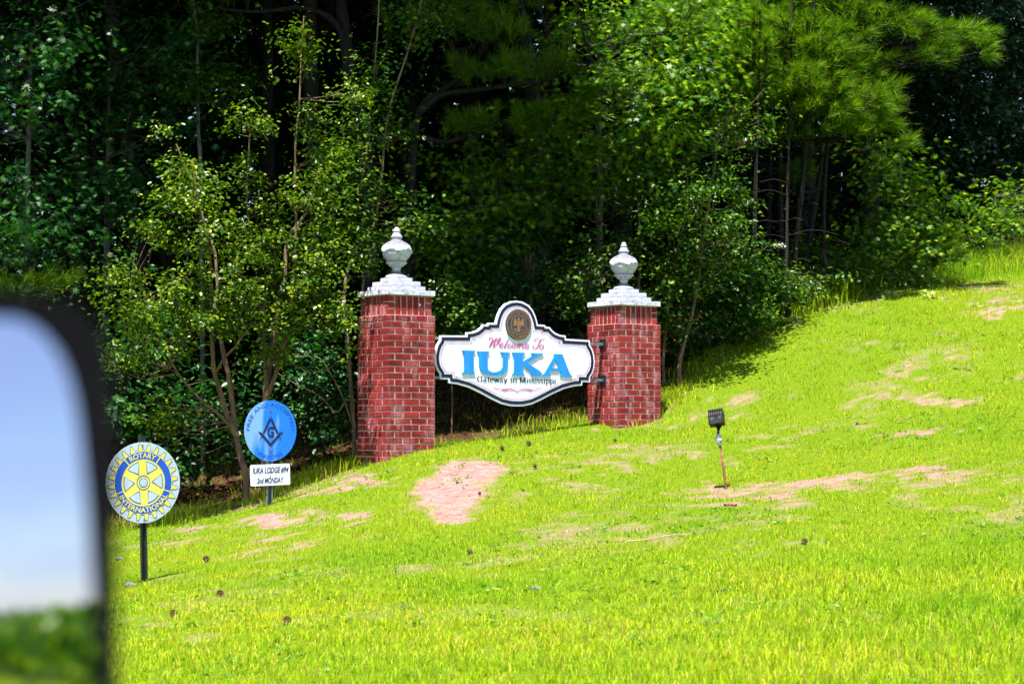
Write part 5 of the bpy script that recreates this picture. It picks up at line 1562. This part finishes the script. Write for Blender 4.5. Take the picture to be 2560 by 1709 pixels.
CONES = [(1257, 1128, 'red-brown pine cone above the large bare clay patch', 1.1), (1326, 1115, 'dark pine cone, upper right of the large clay patch', 1.15), (1340, 1172, 'grey pine cone right of the large clay patch', .9), (1181, 1387, 'tiny dark pine cone in the grass below the clay patch', .8),
         (430, 1545, 'pine cone in the grass right of the mirror below the gear sign', 1.0), (712, 1566, 'shaggy pine cone lowest in the lawn centre-left', 1.05), (548, 1490, 'pine cone in the grass below and right of the gear sign post', .95), (1537, 1107, 'small brown pine cone in front of the right pier', .8),
         (2148, 1063, 'dark pine cone on the slope right of the floodlight', .9), (515, 1407, 'grey pine cones on the turf right of the gear post', 1.1), (2005, 1362, 'dark pine cone on the clay streak at lower right', .9), (1200, 1240, 'pine cone lying on the large clay patch edge', .7)]
for i, (a, b_, lab, s_) in enumerate(CONES):
    p = ground_px(a, b_)
    o = bpy.data.objects.new('pine_cone', CM[i % 2]); link(o)
    o.location = (p[0], p[1], p[2] + .012); o.rotation_euler = (rg.uniform(.6, 1.5), rg.uniform(-.4, .4), rg.random() * 6.28); o.scale = (s_ * .62,) * 3
    tag(o, lab, 'pine cone', 'pine cones on the lawn')
M['stone'] = plain('grey stone', (.11, .11, .12), .85, .2, 0, .3, 30, .5)
def stone(px, py, s_, lab):
    bm = bmesh.new(); bmesh.ops.create_icosphere(bm, subdivisions=2, radius=s_)
    for v in bm.verts: v.co = Vector((v.co.x * 1.3, v.co.y, v.co.z * .7)) * (1 + .22 * math.sin(v.co.x * 90 + v.co.y * 60) * math.cos(v.co.z * 80))
    me = bpy.data.meshes.new('stone'); bm.to_mesh(me); bm.free(); me.materials.append(M['stone'])
    p = ground_px(px, py); o = bpy.data.objects.new('stone', me); link(o); o.location = (p[0], p[1], p[2] + s_ * .35)
    tag(o, lab, 'stone', 'loose stones')
stone(327, 1467, .036, 'pale grey stone at the foot of the gear sign post')
stone(299, 1400, .030, 'small grey stone beside the mirror, left of the gear post')
stone(1337, 1475, .026, 'grey stone half sunk in the grass, lower centre')
o = plant('fallen_stick', 'thin pale stick lying in the grass left of the lower clay streak', 'stick', None)
P = np.array([ground_px(*p) + [0, 0, .022] for p in ((1565, 1360), (1600, 1358), (1640, 1351), (1690, 1343), (1722, 1345))])
stem_mesh('stick', [(P, .006, .003)], plain('bleached stick', (.30, .24, .17), .8, .2), o, 6)
o = plant('bark_chip', 'curved brown bark chip below the floodlight', 'bark', None)
P = np.array([ground_px(*p) + [0, 0, .012] for p in ((1812, 1266), (1826, 1264), (1840, 1266))])
stem_mesh('chip', [(P, .014, .010)], M['rust'], o, 6)

# hedge on the far verge behind the car, seen only in the mirror
o = plant('roadside_hedge', 'clipped green hedge along the road, seen blurred in the car mirror', 'hedge', None)
rg3 = np.random.default_rng(3)
t_ = rg3.uniform(-70, -9, 9000)
p = ROAD_DIR[None] * t_[:, None] + ROAD_RT[None] * (7.2 + rg3.normal(size=9000) * .35)[:, None]
zz = H(p[:, 0], p[:, 1]) + 1.5 * rg3.random(9000) ** .8
V, Fc, k = scatter(LEAF_FACET, np.c_[p, zz], rg3.normal(size=(9000, 3)) + np.array([0, 0, .5]), rg3.normal(size=(9000, 3)), .34 * (.6 + .6 * rg3.random(9000)))
mesh_np('foliage', V, Fc, k, M['gum_leaf_bright'], o)

# ------------------------------------------------------------------ car door mirror close to the lens
M['mirror_black'] = plain('black mirror housing', (.002, .002, .003), .8, .1, 0, .2, 30)
m, nt, b = mat_new('mirror glass')
b.inputs['Base Color'].default_value = (.56, .57, .68, 1); b.inputs['Metallic'].default_value = 1.0; b.inputs['Roughness'].default_value = 0.02
M['mirror'] = m
P0 = W(240, 1200, .8)
nm = Vector((.50, -.866, 0)).normalized(); nm = Vector((nm.x * math.cos(.070), nm.y * math.cos(.070), math.sin(.070)))
nmv = np.array(nm)
def onm(px, py, off=0.0):
    d = ray(px, py); o_ = np.array([0, 0, EYE])
    t = ((P0 - o_) @ nmv) / (d @ nmv)
    return o_ + d * t + nmv * off
OUTL = [(-1050, 900), (-1000, 800), (-850, 745), (-400, 725), (0, 730), (105, 742), (195, 772), (250, 842), (272, 950), (280, 1150), (284, 1400), (288, 1750), (276, 1900), (200, 2000), (60, 2040), (-400, 2060), (-850, 2040), (-1000, 1980), (-1060, 1850), (-1075, 1400)]
GLS = [(-1000, 950), (-960, 860), (-850, 812), (-400, 792), (-20, 798), (62, 812), (118, 860), (156, 930), (180, 1030), (198, 1200), (213, 1400), (223, 1560), (230, 1760), (221, 1880), (175, 1960), (60, 1990), (-400, 2005), (-850, 1985), (-960, 1930), (-1010, 1800)]
def close_cm(pts):
    A = np.array(pts, float); n = len(A); out = []
    for i in range(n):
        p0_, p1_, p2_, p3_ = A[i - 1], A[i], A[(i + 1) % n], A[(i + 2) % n]
        for t in (0, .25, .5, .75):
            out.append(.5 * (2 * p1_ + (p2_ - p0_) * t + (2 * p0_ - 5 * p1_ + 4 * p2_ - p3_) * t * t + (3 * p1_ - p0_ - 3 * p2_ + p3_) * t ** 3))
    return out
oo, gg = close_cm(OUTL), close_cm(GLS)
mr = empty('car_mirror', tuple(P0))
tag(mr, 'blurred black car door mirror reflecting pale sky, close to the lens', 'car mirror')
n = len(oo)
A = np.array([onm(*p) for p in oo]) - P0; G_ = np.array([onm(*p) for p in gg]) - P0
cen = A.mean(0)
fr = A + nmv * .004
rin = G_ + nmv * .003
rim_b = G_ - nmv * .010
loops = [rim_b, rin, fr, A * 1.0 - nmv * .004 + (A - cen) * .004, cen + (A - cen) * .97 - nmv * .03, cen + (A - cen) * .82 - nmv * .065, cen + (A - cen) * .5 - nmv * .085]
Vv = np.concatenate(loops); Ff = []
for k in range(len(loops) - 1):
    Ff += [(k * n + i, k * n + (i + 1) % n, (k + 1) * n + (i + 1) % n, (k + 1) * n + i) for i in range(n)]
Ff.append(tuple(range((len(loops) - 1) * n, len(loops) * n)))
mesh_py('housing', Vv, Ff, M['mirror_black'], mr)
gc = G_.mean(0); rings = []
for s_ in np.linspace(0, 1, 25):                  # convex glass, 1.4 m radius
    q_ = gc + (G_ - gc) * s_
    rings.append(q_ + nmv * (.001 - np.sum((q_ - gc) ** 2, 1, keepdims=True) / 2.8 + .006))
Vv = np.concatenate(rings)
Ff = np.array([(k * n + i, k * n + (i + 1) % n, (k + 1) * n + (i + 1) % n, (k + 1) * n + i) for k in range(24) for i in range(n)])
mesh_np('mirror_glass', Vv, Ff, 4, M['mirror'], mr, True)
mb = MB(); a_ = np.array(cen) - nmv * .04
mb.tube([a_ + [-.10, 0, -.05], a_ + [-.22, -.02, -.09], a_ + [-.36, -.03, -.12]], [.035, .030, .04], 10); mb.build('arm', M['mirror_black'], mr, True)
